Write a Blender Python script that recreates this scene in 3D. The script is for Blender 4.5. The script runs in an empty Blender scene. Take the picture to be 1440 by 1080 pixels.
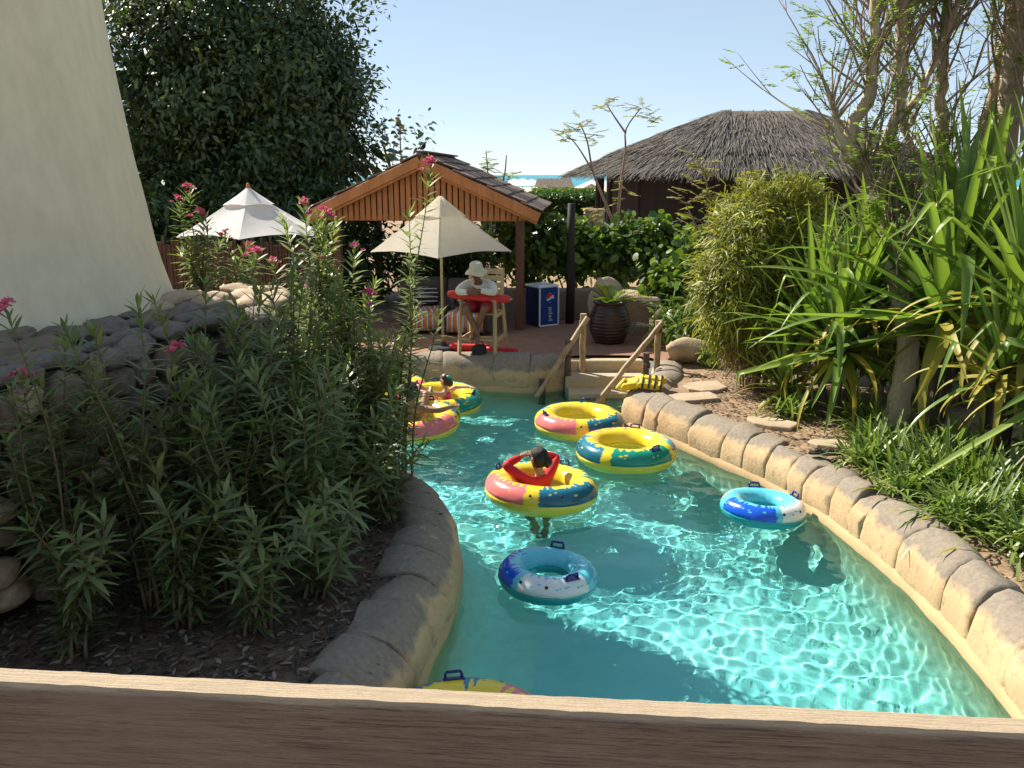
import bpy, math, random
import numpy as np
from mathutils import Vector, Matrix, noise, geometry

random.seed(7)
RNG = np.random.default_rng(7)
SC = bpy.context.scene
COL = SC.collection
PI = math.pi
R = math.radians

# ------------------------------------------------------------------ camera
cam = bpy.data.cameras.new('camera')
cam_o = bpy.data.objects.new('camera', cam)
COL.objects.link(cam_o)
SC.camera = cam_o
cam.lens = 30.0
cam.sensor_width = 36.0
cam.clip_start = 0.05
cam.clip_end = 40000
cam_o.location = (0, 0, 3.2)
cam_o.rotation_euler = (PI / 2 - math.atan(294 / 1200), 0, 0)

# ------------------------------------------------------------------ sky and sun
SUN_DIR = Vector((-0.55, 0.50, 0.67)).normalized()
world = bpy.data.worlds.new('World')
SC.world = world
world.use_nodes = True
_nt = world.node_tree
_sky = _nt.nodes.new('ShaderNodeTexSky')
_sky.sky_type = 'NISHITA'
_sky.sun_disc = False
_sky.sun_elevation = math.asin(SUN_DIR.z)
_sky.sun_rotation = math.atan2(SUN_DIR.x, SUN_DIR.y)
_sky.air_density = 1.0
_sky.dust_density = 0.0
_sky.ozone_density = 8.0
_sky.altitude = 5000
_nt.nodes['Background'].inputs[1].default_value = 0.15
_gm = _nt.nodes.new('ShaderNodeGamma')      # hazy Gulf air: the whole sky evened out, less deep blue
_gm.inputs['Gamma'].default_value = 0.42
_nt.links.new(_sky.outputs[0], _gm.inputs['Color'])
_wb = _nt.nodes.new('ShaderNodeVectorMath')  # white balance of the camera, the same over the whole sky
_wb.operation = 'MULTIPLY'
_wb.inputs[1].default_value = (1.05, 1.0, 0.92)
_nt.links.new(_gm.outputs[0], _wb.inputs[0])
_nt.links.new(_wb.outputs[0], _nt.nodes['Background'].inputs[0])
sun = bpy.data.lights.new('sun', 'SUN')
sun.energy = 2.9
sun.color = (1.0, 0.93, 0.82)
sun.angle = R(0.5)
sun.cycles.is_caustics_light = True
sun_o = bpy.data.objects.new('sun', sun)
COL.objects.link(sun_o)
sun_o.rotation_euler = SUN_DIR.to_track_quat('Z', 'Y').to_euler()

SC.view_settings.view_transform = 'Standard'
SC.view_settings.look = 'None'
SC.view_settings.exposure = 1.7
SC.view_settings.gamma = 1.0
SC.cycles.use_denoising = True
SC.cycles.max_bounces = 9
SC.cycles.diffuse_bounces = 3
SC.cycles.glossy_bounces = 3
SC.cycles.transmission_bounces = 6
SC.cycles.transparent_max_bounces = 4
SC.cycles.sample_clamp_indirect = 6.0
SC.cycles.caustics_reflective = False
SC.cycles.caustics_refractive = True
SC.render.film_transparent = False

# ------------------------------------------------------------------ material helpers
MATS = {}


def _new(name):
    m = bpy.data.materials.new(name)
    m.use_nodes = True
    MATS[name] = m
    return m, m.node_tree, m.node_tree.nodes['Principled BSDF']


def _noise(nt, scale, detail=4, rough=0.55, vec=None, stretch=None):
    n = nt.nodes.new('ShaderNodeTexNoise')
    n.inputs['Scale'].default_value = scale
    n.inputs['Detail'].default_value = detail
    n.inputs['Roughness'].default_value = rough
    if vec is not None:
        if stretch:
            mp = nt.nodes.new('ShaderNodeMapping')
            mp.inputs['Scale'].default_value = stretch
            nt.links.new(vec, mp.inputs['Vector'])
            vec = mp.outputs[0]
        nt.links.new(vec, n.inputs['Vector'])
    return n


def _mix(nt, fac, a, b):
    mx = nt.nodes.new('ShaderNodeMix')
    mx.data_type = 'RGBA'
    for s, v in ((mx.inputs[0], fac), (mx.inputs[6], a), (mx.inputs[7], b)):
        if isinstance(v, (int, float)):
            s.default_value = v
        elif isinstance(v, tuple):
            s.default_value = (*v, 1) if len(v) == 3 else v
        else:
            nt.links.new(v, s)
    return mx.outputs[2]


def _ramp(nt, fac, lo, hi):
    r = nt.nodes.new('ShaderNodeMapRange')
    r.inputs['From Min'].default_value = lo
    r.inputs['From Max'].default_value = hi
    nt.links.new(fac, r.inputs['Value'])
    return r.outputs[0]


def _bump(nt, bsdf, height, strength, dist):
    b = nt.nodes.new('ShaderNodeBump')
    b.inputs['Strength'].default_value = strength
    b.inputs['Distance'].default_value = dist
    nt.links.new(height, b.inputs['Height'])
    nt.links.new(b.outputs[0], bsdf.inputs['Normal'])


def mat(name, a, b=None, scale=6.0, rough=0.7, bump=0.0, bdist=0.02, stretch=None, spec=0.4, lo=0.35, hi=0.65,
        world_co=False, fine=0.0):
    """two-tone weathered surface: a large and a fine noise between two colours, with relief"""
    m, nt, bs = _new(name)
    bs.inputs['Roughness'].default_value = rough
    bs.inputs['Specular IOR Level'].default_value = spec
    if b is None:
        b = tuple(c * 0.8 for c in a)
    if world_co:
        vec = nt.nodes.new('ShaderNodeNewGeometry').outputs['Position']
    else:
        vec = nt.nodes.new('ShaderNodeTexCoord').outputs['Object']
    n = _noise(nt, scale, 6, 0.6, vec, stretch)
    c = _mix(nt, _ramp(nt, n.outputs['Fac'], lo, hi), a, b)
    if fine:
        n2 = _noise(nt, scale * 9, 4, 0.6, vec, stretch)
        mm = nt.nodes.new('ShaderNodeMapRange')
        mm.inputs['To Min'].default_value = 1 - fine
        mm.inputs['To Max'].default_value = 1 + fine
        mm.inputs['From Min'].default_value = 0.3
        mm.inputs['From Max'].default_value = 0.7
        nt.links.new(n2.outputs['Fac'], mm.inputs['Value'])
        hv = nt.nodes.new('ShaderNodeVectorMath')
        hv.operation = 'SCALE'
        nt.links.new(c, hv.inputs[0])
        nt.links.new(mm.outputs[0], hv.inputs['Scale'])
        c = hv.outputs[0]
    nt.links.new(c, bs.inputs['Base Color'])
    if bump:
        n3 = _noise(nt, scale * 4, 8, 0.65, vec, stretch)
        _bump(nt, bs, n3.outputs['Fac'], bump, bdist)
    return m


def leafmat(name, dark, light, trans=0.35, rough=0.45, tint=(1.1, 1.25, 0.55)):
    """leaf blade: colour from the leaf's own value 'v' (0 dark .. 1 light), part of the light passes through"""
    m, nt, bs = _new(name)
    at = nt.nodes.new('ShaderNodeAttribute')
    at.attribute_name = 'v'
    c = _mix(nt, at.outputs['Fac'], dark, light)
    nt.links.new(c, bs.inputs['Base Color'])
    bs.inputs['Roughness'].default_value = rough
    bs.inputs['Specular IOR Level'].default_value = 0.45
    tr = nt.nodes.new('ShaderNodeBsdfTranslucent')
    tc = nt.nodes.new('ShaderNodeVectorMath')
    tc.operation = 'MULTIPLY'
    tc.inputs[1].default_value = tint
    nt.links.new(c, tc.inputs[0])
    nt.links.new(tc.outputs[0], tr.inputs['Color'])
    ms = nt.nodes.new('ShaderNodeMixShader')
    ms.inputs[0].default_value = trans
    nt.links.new(bs.outputs[0], ms.inputs[1])
    nt.links.new(tr.outputs[0], ms.inputs[2])
    nt.links.new(ms.outputs[0], nt.nodes['Material Output'].inputs[0])
    return m


# ------------------------------------------------------------------ mesh helpers
def link(o, parent=None):
    COL.objects.link(o)
    if parent is not None:
        o.parent = parent
    return o


def np_mesh(name, V, F, m=None, smooth=False, v=None, col=None):
    """mesh from arrays: V (n,3), F (k,4) or (k,3) array, or a list of tuples of any size"""
    me = bpy.data.meshes.new(name)
    if isinstance(F, np.ndarray):
        V = np.asarray(V, dtype=np.float32)
        k = F.shape[1]
        me.vertices.add(len(V))
        me.vertices.foreach_set('co', V.ravel())
        me.loops.add(F.size)
        me.loops.foreach_set('vertex_index', F.ravel().astype(np.int32))
        me.polygons.add(len(F))
        me.polygons.foreach_set('loop_start', np.arange(0, F.size, k, dtype=np.int32))
        me.update(calc_edges=True)
    else:
        me.from_pydata([tuple(p) for p in V], [], F)
    if v is not None:
        a = me.attributes.new('v', 'FLOAT', 'POINT')
        a.data.foreach_set('value', np.asarray(v, dtype=np.float32).ravel())
    if col is not None:
        a = me.color_attributes.new('Col', 'FLOAT_COLOR', 'POINT')
        cc = np.ones((len(col), 4), dtype=np.float32)
        cc[:, :3] = col
        a.data.foreach_set('color', cc.ravel())
    if m is not None:
        for x in (m if isinstance(m, (list, tuple)) else [m]):
            me.materials.append(x)
    if smooth:
        me.shade_smooth()
    me.validate()
    return me


def obj(name, me, parent=None, loc=None, rot=None, scale=None):
    o = bpy.data.objects.new(name, me)
    link(o, parent)
    if loc is not None:
        o.location = loc
    if rot is not None:
        o.rotation_euler = rot
    if scale is not None:
        o.scale = scale
    return o


def tag(o, label, cat, group=None):
    o['label'] = label
    o['category'] = cat
    if group:
        o['group'] = group
    return o


def thing(name, label, cat, loc=(0, 0, 0), rotz=0.0, group=None):
    o = bpy.data.objects.new(name, None)
    o.empty_display_size = 0.1
    link(o)
    o.location = loc
    o.rotation_euler = (0, 0, rotz)
    return tag(o, label, cat, group)


def struct(name, me, kind='structure', label=None):
    o = obj(name, me)
    o['kind'] = kind
    if label:
        o['label'] = label
    return o


class MB:
    """collects simple shapes of ONE part"""

    def __init__(self):
        self.v = []
        self.f = []

    def add(self, vs, fs):
        b = len(self.v)
        self.v += [tuple(p) for p in vs]
        self.f += [tuple(i + b for i in f) for f in fs]
        return self

    def box(self, c, s, rot=None, ch=0.0):
        """box centre c, full size s, chamfered edges ch"""
        hx, hy, hz = s[0] / 2, s[1] / 2, s[2] / 2
        M = rot.to_matrix() if rot is not None and hasattr(rot, 'to_matrix') else (rot if rot is not None else Matrix.Identity(3))
        C = Vector(c)
        if ch <= 0:
            pts = [(x, y, z) for z in (-hz, hz) for y in (-hy, hy) for x in (-hx, hx)]
            fs = [(0, 2, 3, 1), (4, 5, 7, 6), (0, 1, 5, 4), (2, 6, 7, 3), (0, 4, 6, 2), (1, 3, 7, 5)]
            return self.add([C + M @ Vector(p) for p in pts], fs)
        prof = []
        for (sx, sy) in ((1, 1), (-1, 1), (-1, -1), (1, -1)):
            if sx * sy > 0:
                prof += [(sx * hx, sy * (hy - ch)), (sx * (hx - ch), sy * hy)]
            else:
                prof += [(sx * (hx - ch), sy * hy), (sx * hx, sy * (hy - ch))]
        kx, ky = (hx - ch) / hx, (hy - ch) / hy
        rings = []
        for z, inn in ((-hz, 1), (-hz + ch, 0), (hz - ch, 0), (hz, 1)):
            rings.append([(p[0] * (kx if inn else 1), p[1] * (ky if inn else 1), z) for p in prof])
        pts = [p for r in rings for p in r]
        fs = [tuple(range(7, -1, -1)), tuple(range(24, 32))]
        for r in range(3):
            for i in range(8):
                j = (i + 1) % 8
                fs.append((r * 8 + i, r * 8 + j, r * 8 + 8 + j, r * 8 + 8 + i))
        return self.add([C + M @ Vector(p) for p in pts], fs)

    def tube(self, path, rad, n=8, cap=True):
        path = [Vector(p) for p in path]
        if not hasattr(rad, '__len__'):
            rad = [rad] * len(path)
        t0 = (path[1] - path[0]).normalized()
        ref = Vector((0, 0, 1)) if abs(t0.z) < 0.9 else Vector((1, 0, 0))
        u = t0.cross(ref).normalized()
        vs, fs = [], []
        for i, p in enumerate(path):
            t = (path[min(i + 1, len(path) - 1)] - path[max(i - 1, 0)])
            t = t.normalized() if t.length > 1e-9 else t0
            u = (u - t * u.dot(t)).normalized()
            w = t.cross(u)
            for k in range(n):
                a = 2 * PI * k / n
                vs.append(p + (u * math.cos(a) + w * math.sin(a)) * rad[i])
        for i in range(len(path) - 1):
            for k in range(n):
                k2 = (k + 1) % n
                fs.append((i * n + k, i * n + k2, (i + 1) * n + k2, (i + 1) * n + k))
        if cap:
            fs.append(tuple(range(n - 1, -1, -1)))
            fs.append(tuple((len(path) - 1) * n + k for k in range(n)))
        return self.add(vs, fs)

    def lathe(self, prof, n=32, c=(0, 0, 0), wob=0.0, seed=0):
        vs, fs = [], []
        for (r, z) in prof:
            for k in range(n):
                a = 2 * PI * k / n
                q = r * (1 + wob * noise.noise((3 * math.cos(a), 3 * math.sin(a), z * 2 + seed)))
                vs.append((c[0] + q * math.cos(a), c[1] + q * math.sin(a), c[2] + z))
        for i in range(len(prof) - 1):
            for k in range(n):
                k2 = (k + 1) % n
                fs.append((i * n + k, i * n + k2, (i + 1) * n + k2, (i + 1) * n + k))
        return self.add(vs, fs)

    def me(self, name, m, smooth=False):
        return np_mesh(name, self.v, self.f, m, smooth)

    def obj(self, name, m, parent=None, smooth=False, **k):
        return obj(name, self.me(name, m, smooth), parent, **k)


def smooth_by_angle(o, deg=40):
    me = o.data
    me.shade_smooth()
    me.set_sharp_from_angle(angle=R(deg))
    return o


def norm(a):
    return a / np.maximum(np.linalg.norm(a, axis=-1, keepdims=True), 1e-9)


def blades(O, D, U, L, W, droop, prof, fold=0.0, v=None, vtip=0.0):
    """many leaf blades as one array pair. O,D,U (N,3) origin, direction, up; L,W,droop (N,)
    prof = list of (t, width factor); fold lifts the blade edges. returns V, F, v"""
    N = len(O)
    D = norm(np.asarray(D, float))
    S = norm(np.cross(D, U))
    UU = np.cross(S, D)
    k = len(prof)
    cols = 3 if fold else 2
    V = np.zeros((N, k, cols, 3))
    vv = np.zeros((N, k, cols))
    if v is None:
        v = RNG.random(N)
    for i, (t, w) in enumerate(prof):
        cpt = O + D * (L * t)[:, None] + np.array([0, 0, -1.0]) * (droop * L * t * t)[:, None]
        hw = (W * w * 0.5)[:, None]
        if cols == 2:
            V[:, i, 0] = cpt - S * hw
            V[:, i, 1] = cpt + S * hw
        else:
            V[:, i, 0] = cpt - S * hw + UU * hw * fold
            V[:, i, 1] = cpt
            V[:, i, 2] = cpt + S * hw + UU * hw * fold
        vv[:, i, :] = (v + vtip * t)[:, None]
    base = (np.arange(N) * k * cols)[:, None, None]
    fl = []
    for i in range(k - 1):
        for c in range(cols - 1):
            a = i * cols + c
            fl.append((a, a + 1, a + cols + 1, a + cols))
    F = (base + np.array(fl)[None]).reshape(-1, 4)
    return V.reshape(-1, 3), F, np.clip(vv.reshape(-1), 0, 1)


def merge(parts):
    Vs, Fs, vs, b = [], [], [], 0
    for V, F, v in parts:
        Vs.append(V)
        Fs.append(F + b)
        vs.append(v)
        b += len(V)
    return np.concatenate(Vs), np.concatenate(Fs), np.concatenate(vs)


def blade_obj(name, data, m, parent=None, kind='stuff', smooth=False):
    V, F, v = data
    o = obj(name, np_mesh(name, V, F, m, smooth, v=v), parent)
    if kind:
        o['kind'] = kind
    return o


def resample(pts, step, closed=False, smooth_it=2):
    """Catmull-Rom through pts, then even spacing"""
    P = [Vector((*p, 0)) if len(p) == 2 else Vector(p) for p in pts]
    n = len(P)
    out = []
    rng = range(n) if closed else range(n - 1)
    for i in rng:
        g = (lambda j: P[j % n]) if closed else (lambda j: P[max(0, min(n - 1, j))])
        p0, p1, p2, p3 = g(i - 1), g(i), g(i + 1), g(i + 2)
        for k in range(12):
            t = k / 12
            out.append(0.5 * ((2 * p1) + (p2 - p0) * t + (2 * p0 - 5 * p1 + 4 * p2 - p3) * t * t + (3 * p1 - p0 - 3 * p2 + p3) * t ** 3))
    out.append(P[0].copy() if closed else P[-1].copy())
    d = [0]
    for a, b in zip(out, out[1:]):
        d.append(d[-1] + (b - a).length)
    m = max(2, int(round(d[-1] / step)))
    res, j = [], 0
    for k in range(m + (0 if closed else 1)):
        s = d[-1] * k / m
        while j < len(d) - 2 and d[j + 1] < s:
            j += 1
        q = (s - d[j]) / max(1e-9, d[j + 1] - d[j])
        res.append(out[j].lerp(out[j + 1], q))
    return res


def inside(P, X, Y):
    """vectorised point in polygon"""
    res = np.zeros(X.shape, bool)
    n = len(P)
    for i in range(n):
        x1, y1 = P[i][0], P[i][1]
        x2, y2 = P[(i + 1) % n][0], P[(i + 1) % n][1]
        c = ((y1 > Y) != (y2 > Y)) & (X < (x2 - x1) * (Y - y1) / (y2 - y1 + 1e-12) + x1)
        res ^= c
    return res


# ------------------------------------------------------------------ shared materials
mat('cream_plaster', (0.80, 0.71, 0.49), (0.71, 0.62, 0.42), 0.9, 0.85, 0.22, 0.012, stretch=(1, 1, 0.45), fine=0.06)
mat('deck_paving', (0.30, 0.155, 0.095), (0.23, 0.12, 0.08), 5, 0.8, 0.25, 0.01, world_co=True, fine=0.18)
mat('sand_soil', (0.36, 0.24, 0.14), (0.24, 0.155, 0.09), 3.0, 0.95, 0.5, 0.03, world_co=True, fine=0.35)
mat('dark_mulch', (0.095, 0.062, 0.04), (0.17, 0.12, 0.08), 9, 0.95, 0.8, 0.04, world_co=True, fine=0.4)
mat('wood_orange', (0.52, 0.20, 0.065), (0.40, 0.145, 0.046), 5, 0.6, 0.2, 0.004, (1, 1, 0.15), fine=0.12)
mat('wood_brown', (0.15, 0.062, 0.032), (0.10, 0.042, 0.024), 5, 0.65, 0.2, 0.004, (1, 1, 0.15), fine=0.15)
mat('wood_dark', (0.03, 0.019, 0.014), (0.018, 0.012, 0.01), 5, 0.75, 0.3, 0.004, (1, 1, 0.15))
mat('wood_pale', (0.52, 0.40, 0.22), (0.38, 0.28, 0.15), 7, 0.65, 0.2, 0.004, (1, 1, 0.2), fine=0.12)
mat('bamboo', (0.44, 0.31, 0.17), (0.30, 0.20, 0.11), 8, 0.6, 0.25, 0.004, fine=0.2)
mat('bamboo_dark', (0.12, 0.08, 0.05), (0.075, 0.05, 0.035), 8, 0.7, 0.25, 0.004, fine=0.2)
mat('rope', (0.20, 0.14, 0.08), (0.13, 0.09, 0.05), 40, 0.9, 0.6, 0.004)
mat('shingle', (0.20, 0.13, 0.095), (0.115, 0.078, 0.06), 6, 0.85, 0.4, 0.006, fine=0.25)
mat('thatch', (0.22, 0.175, 0.125), (0.11, 0.088, 0.065), 5, 0.95, 0.7, 0.05, fine=0.35)
mat('canvas', (0.80, 0.76, 0.67), (0.75, 0.71, 0.62), 5, 0.85, 0.12, 0.006)
mat('canvas_white', (0.80, 0.79, 0.77), (0.76, 0.75, 0.73), 5, 0.85, 0.12, 0.006)
mat('bark_pale', (0.54, 0.43, 0.30), (0.38, 0.29, 0.195), 4, 0.85, 0.5, 0.02, (1, 1, 0.35), fine=0.2)
mat('bark_dark', (0.09, 0.065, 0.045), (0.055, 0.04, 0.03), 5, 0.9, 0.5, 0.02)
mat('stem_green', (0.14, 0.13, 0.06), (0.16, 0.10, 0.06), 6, 0.7)
mat('river_stone', (0.21, 0.155, 0.105), (0.13, 0.10, 0.075), 2.2, 0.85, 0.35, 0.02, fine=0.2)
mat('slab_stone', (0.20, 0.165, 0.135), (0.125, 0.105, 0.09), 2.2, 0.85, 0.45, 0.02, fine=0.2)
mat('warm_stone', (0.50, 0.38, 0.25), (0.40, 0.29, 0.18), 2.2, 0.85, 0.4, 0.02, fine=0.18)
mat('flagstone', (0.46, 0.36, 0.24), (0.36, 0.27, 0.18), 2.5, 0.9, 0.35, 0.01, fine=0.15)
mat('wall_render', (0.30, 0.215, 0.15), (0.22, 0.155, 0.11), 2.5, 0.9, 0.4, 0.02, fine=0.2)
mat('mortar', (0.12, 0.10, 0.08), (0.08, 0.065, 0.05), 6, 0.95, 0.5, 0.02)
mat('step_plaster', (0.52, 0.41, 0.25), (0.42, 0.34, 0.22), 3, 0.8, 0.15, 0.01, fine=0.1)
mat('black_rubber', (0.018, 0.018, 0.02), (0.03, 0.03, 0.032), 10, 0.5)
mat('navy_plastic', (0.012, 0.02, 0.12), (0.016, 0.03, 0.16), 6, 0.35)
mat('white_plastic', (0.78, 0.78, 0.78), (0.7, 0.7, 0.71), 6, 0.4)
mat('red_foam', (0.62, 0.03, 0.035), (0.52, 0.022, 0.03), 6, 0.45, 0.1, 0.004)
mat('black_cloth', (0.015, 0.016, 0.022), (0.025, 0.027, 0.035), 14, 0.8, 0.3, 0.006)
mat('wicker', (0.075, 0.062, 0.055), (0.045, 0.038, 0.034), 40, 0.7, 0.5, 0.006)
mat('glaze', (0.055, 0.03, 0.024), (0.03, 0.018, 0.016), 5, 0.35, 0.1, 0.004)
mat('grass_leaf_dry', (0.45, 0.34, 0.17), (0.33, 0.24, 0.12), 5, 0.85)
leafmat('leaf_tree', (0.032, 0.062, 0.022), (0.13, 0.18, 0.055), 0.25, 0.45)
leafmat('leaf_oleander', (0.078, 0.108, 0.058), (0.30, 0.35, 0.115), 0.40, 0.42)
leafmat('leaf_bush', (0.13, 0.15, 0.022), (0.42, 0.42, 0.06), 0.35, 0.5, (1.1, 1.1, 0.5))
leafmat('leaf_dry', (0.16, 0.10, 0.05), (0.34, 0.24, 0.12), 0.25, 0.7, (1, 0.9, 0.6))
leafmat('leaf_grape', (0.035, 0.085, 0.018), (0.22, 0.30, 0.05), 0.33, 0.35)
leafmat('leaf_lily', (0.075, 0.145, 0.035), (0.30, 0.38, 0.10), 0.34, 0.36)
leafmat('leaf_silver', (0.085, 0.11, 0.06), (0.20, 0.23, 0.13), 0.25, 0.5)
leafmat('leaf_yellow', (0.20, 0.23, 0.03), (0.45, 0.43, 0.06), 0.45, 0.5, (1.1, 1.1, 0.5))
leafmat('leaf_fresh', (0.14, 0.22, 0.04), (0.34, 0.40, 0.09), 0.45, 0.5)
leafmat('leaf_hedge', (0.03, 0.07, 0.02), (0.10, 0.17, 0.045), 0.25, 0.5)
leafmat('leaf_litter', (0.07, 0.05, 0.035), (0.34, 0.24, 0.14), 0.1, 0.8, (1, 1, 0.8))
leafmat('mulch_chip', (0.035, 0.025, 0.018), (0.26, 0.20, 0.15), 0.0, 0.9, (1, 1, 0.8))
leafmat('petal_pink', (0.50, 0.05, 0.16), (0.80, 0.22, 0.33), 0.35, 0.6, (1, 1, 1))

PROF_LANCE = [(0, 0.25), (0.25, 0.85), (0.5, 1.0), (0.78, 0.62), (1, 0.06)]
PROF_OVAL = [(0, 0.15), (0.4, 1.0), (0.75, 0.7), (1, 0.08)]
PROF_STRAP = [(0, 0.7), (0.2, 0.95), (0.45, 1.0), (0.7, 0.8), (0.88, 0.5), (1, 0.05)]
# ================================================================== POOL
OUT = resample([(-1.3, 1.2), (-1.15, 2.4), (-0.92, 3.6), (-0.70, 4.4), (-0.58, 5.1), (-0.47, 5.85), (-0.47, 6.6), (-0.62, 7.25),
                (-0.98, 7.95), (-1.5, 8.55), (-2.3, 9.05), (-3.4, 9.5), (-4.6, 10.2), (-5.4, 11.3), (-4.8, 12.5), (-3.2, 12.95),
                (-1.5, 12.9), (-0.7, 12.72), (-0.2, 12.58), (0.35, 12.52), (0.8, 12.75), (1.0, 12.95), (1.9, 12.95), (2.12, 12.5), (1.85, 11.7),
                (1.5, 11.05), (1.72, 10.4), (2.16, 9.6), (2.66, 8.6), (2.92, 7.8), (3.06, 7.1), (3.13, 6.4), (3.15, 5.8),
                (3.14, 5.2), (3.08, 4.5), (2.98, 3.6), (2.8, 2.4), (2.6, 1.2), (0.6, 0.8)], 0.11, closed=True)
# counter-clockwise order for outward normals
_area = sum(a.x * b.y - b.x * a.y for a, b in zip(OUT, OUT[1:] + OUT[:1]))
if _area < 0:
    OUT.reverse()


def out_normals(P):
    n = len(P)
    res = []
    for i in range(n):
        t = P[(i + 2) % n] - P[i - 2]
        res.append(Vector((t.y, -t.x, 0)).normalized())
    return res


ON = out_normals(OUT)


def pool_parts():
    n = len(OUT)
    m, nt, bs = _new('pool_wall_plaster')
    geo = nt.nodes.new('ShaderNodeNewGeometry').outputs['Position']
    nz = _noise(nt, 1.6, 6, 0.6, geo)
    _t = nt.nodes.new('NodeReroute')
    nt.links.new(_mix(nt, _ramp(nt, nz.outputs['Fac'], 0.35, 0.65), (0.56, 0.38, 0.19), (0.46, 0.30, 0.15)), _t.inputs[0])
    sep = nt.nodes.new('ShaderNodeSeparateXYZ')
    nt.links.new(geo, sep.inputs[0])
    ad = nt.nodes.new('ShaderNodeMath')
    ad.operation = 'MULTIPLY_ADD'
    nt.links.new(nz.outputs['Fac'], ad.inputs[0])
    ad.inputs[1].default_value = 0.35
    nt.links.new(sep.outputs['Z'], ad.inputs[2])
    nt.links.new(_mix(nt, _ramp(nt, ad.outputs[0], -0.05, -0.62), _t.outputs[0], (0.50, 0.82, 0.75)), bs.inputs['Base Color'])
    bs.inputs['Roughness'].default_value = 0.8
    _bump(nt, bs, _noise(nt, 14, 6, 0.6, geo).outputs['Fac'], 0.25, 0.02)
    rings = [(0.16, 0.16), (0.02, 0.13), (-0.05, 0.07), (-0.055, 0.0), (-0.03, -0.3), (-0.16, -0.62), (-0.42, -0.86), (-0.75, -0.96)]
    V, F = [], []
    for k, (o, z) in enumerate(rings):
        for i in range(n):
            q = OUT[i] + ON[i] * (o + 0.025 * noise.noise((OUT[i].x * 2.2, OUT[i].y * 2.2, z * 3)))
            V.append((q.x, q.y, z))
    for k in range(len(rings) - 1):
        for i in range(n):
            j = (i + 1) % n
            F.append((k * n + i, (k + 1) * n + i, (k + 1) * n + j, k * n + j))
    w = struct('pool_wall', np_mesh('pool_wall', V, F, m, True), label='sand coloured plaster wall of the pool')
    w.cycles.is_caustics_receiver = True
    # floor
    m, nt, bs = _new('pool_floor_paint')
    geo = nt.nodes.new('ShaderNodeNewGeometry').outputs['Position']
    nz = _noise(nt, 0.7, 5, 0.6, geo)
    nt.links.new(_mix(nt, _ramp(nt, nz.outputs['Fac'], 0.35, 0.65), (0.42, 0.85, 0.86), (0.60, 0.90, 0.87)), bs.inputs['Base Color'])
    bs.inputs['Roughness'].default_value = 0.8
    g = 0.12
    xs, ys = np.arange(-6, 3.6, g), np.arange(0.4, 13.4, g)
    X, Y = np.meshgrid(xs, ys)
    Z = -0.93 - 0.02 * np.sin(X * 1.3) * np.cos(Y * 0.9)
    i = np.arange(X.size).reshape(X.shape)
    q = np.stack([i[:-1, :-1], i[:-1, 1:], i[1:, 1:], i[1:, :-1]], -1).reshape(-1, 4)
    cx, cy = (X[:-1, :-1] + g / 2).ravel(), (Y[:-1, :-1] + g / 2).ravel()
    q = q[inside(OUT, cx, cy)]
    fl = struct('pool_floor', np_mesh('pool_floor', np.stack([X, Y, Z], -1).reshape(-1, 3), q, m, True), label='pale turquoise pool floor')
    fl.cycles.is_caustics_receiver = True
    # water sheet with real wavelets
    g = 0.021
    xs, ys = np.arange(-5.8, 3.4, g), np.arange(0.6, 13.2, g)
    X, Y = np.meshgrid(xs, ys)
    rng = np.random.default_rng(3)
    Z = np.zeros_like(X)
    for k in range(44):
        lam = 0.075 * 1.064 ** k if k < 34 else rng.uniform(0.4, 1.6)
        a = rng.uniform(0, 2 * PI)
        A = 0.0027 * lam * rng.uniform(0.5, 1.25)
        Z += A * np.sin((X * math.cos(a) + Y * math.sin(a) * 1.1) * 2 * PI / lam + rng.uniform(0, 6.28) + 1.6 * np.sin(0.9 * X + 1.3 * Y + k))
    Z *= 0.8 + 0.35 * np.sin(0.8 * X + 1.1) * np.cos(0.6 * Y)
    # small ring waves where the tubes bob
    for tx, ty, tr in ((0.87, 10.62, 0.5), (1.32, 9.42, 0.5), (0.30, 8.20, 0.5), (-1.25, 10.6, 0.5), (-1.0, 11.66, 0.5), (0.29, 6.30, 0.34), (2.42, 7.72, 0.34), (-0.27, 4.12, 0.5)):
        rr = np.hypot(X - tx, Y - ty) - tr
        Z += 0.0022 * np.exp(-np.maximum(rr, 0) / 0.30) * np.sin(rr * 2 * PI / 0.14) * (rr > -0.1)
    i = np.arange(X.size).reshape(X.shape)
    q = np.stack([i[:-1, :-1], i[:-1, 1:], i[1:, 1:], i[1:, :-1]], -1).reshape(-1, 4)
    cx, cy = (X[:-1, :-1] + g / 2).ravel(), (Y[:-1, :-1] + g / 2).ravel()
    big = [p + k * 0.12 for p, k in zip(OUT, ON)]
    q = q[inside(big, cx, cy)]
    used = np.unique(q)
    remap = -np.ones(X.size, int)
    remap[used] = np.arange(len(used))
    V = np.stack([X, Y, Z], -1).reshape(-1, 3)[used]
    m, nt, bs = _new('pool_water')
    nt.nodes.remove(bs)
    gl = nt.nodes.new('ShaderNodeBsdfGlass')
    gl.inputs['IOR'].default_value = 1.333
    gl.inputs['Roughness'].default_value = 0.0
    gl.inputs['Color'].default_value = (0.65, 0.98, 0.975, 1)
    nt.links.new(gl.outputs[0], nt.nodes['Material Output'].inputs[0])
    wt = struct('water', np_mesh('water', V, remap[q], m, True), label='clear turquoise pool water with small ripples')
    wt.cycles.is_caustics_caster = True


pool_parts()


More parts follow.
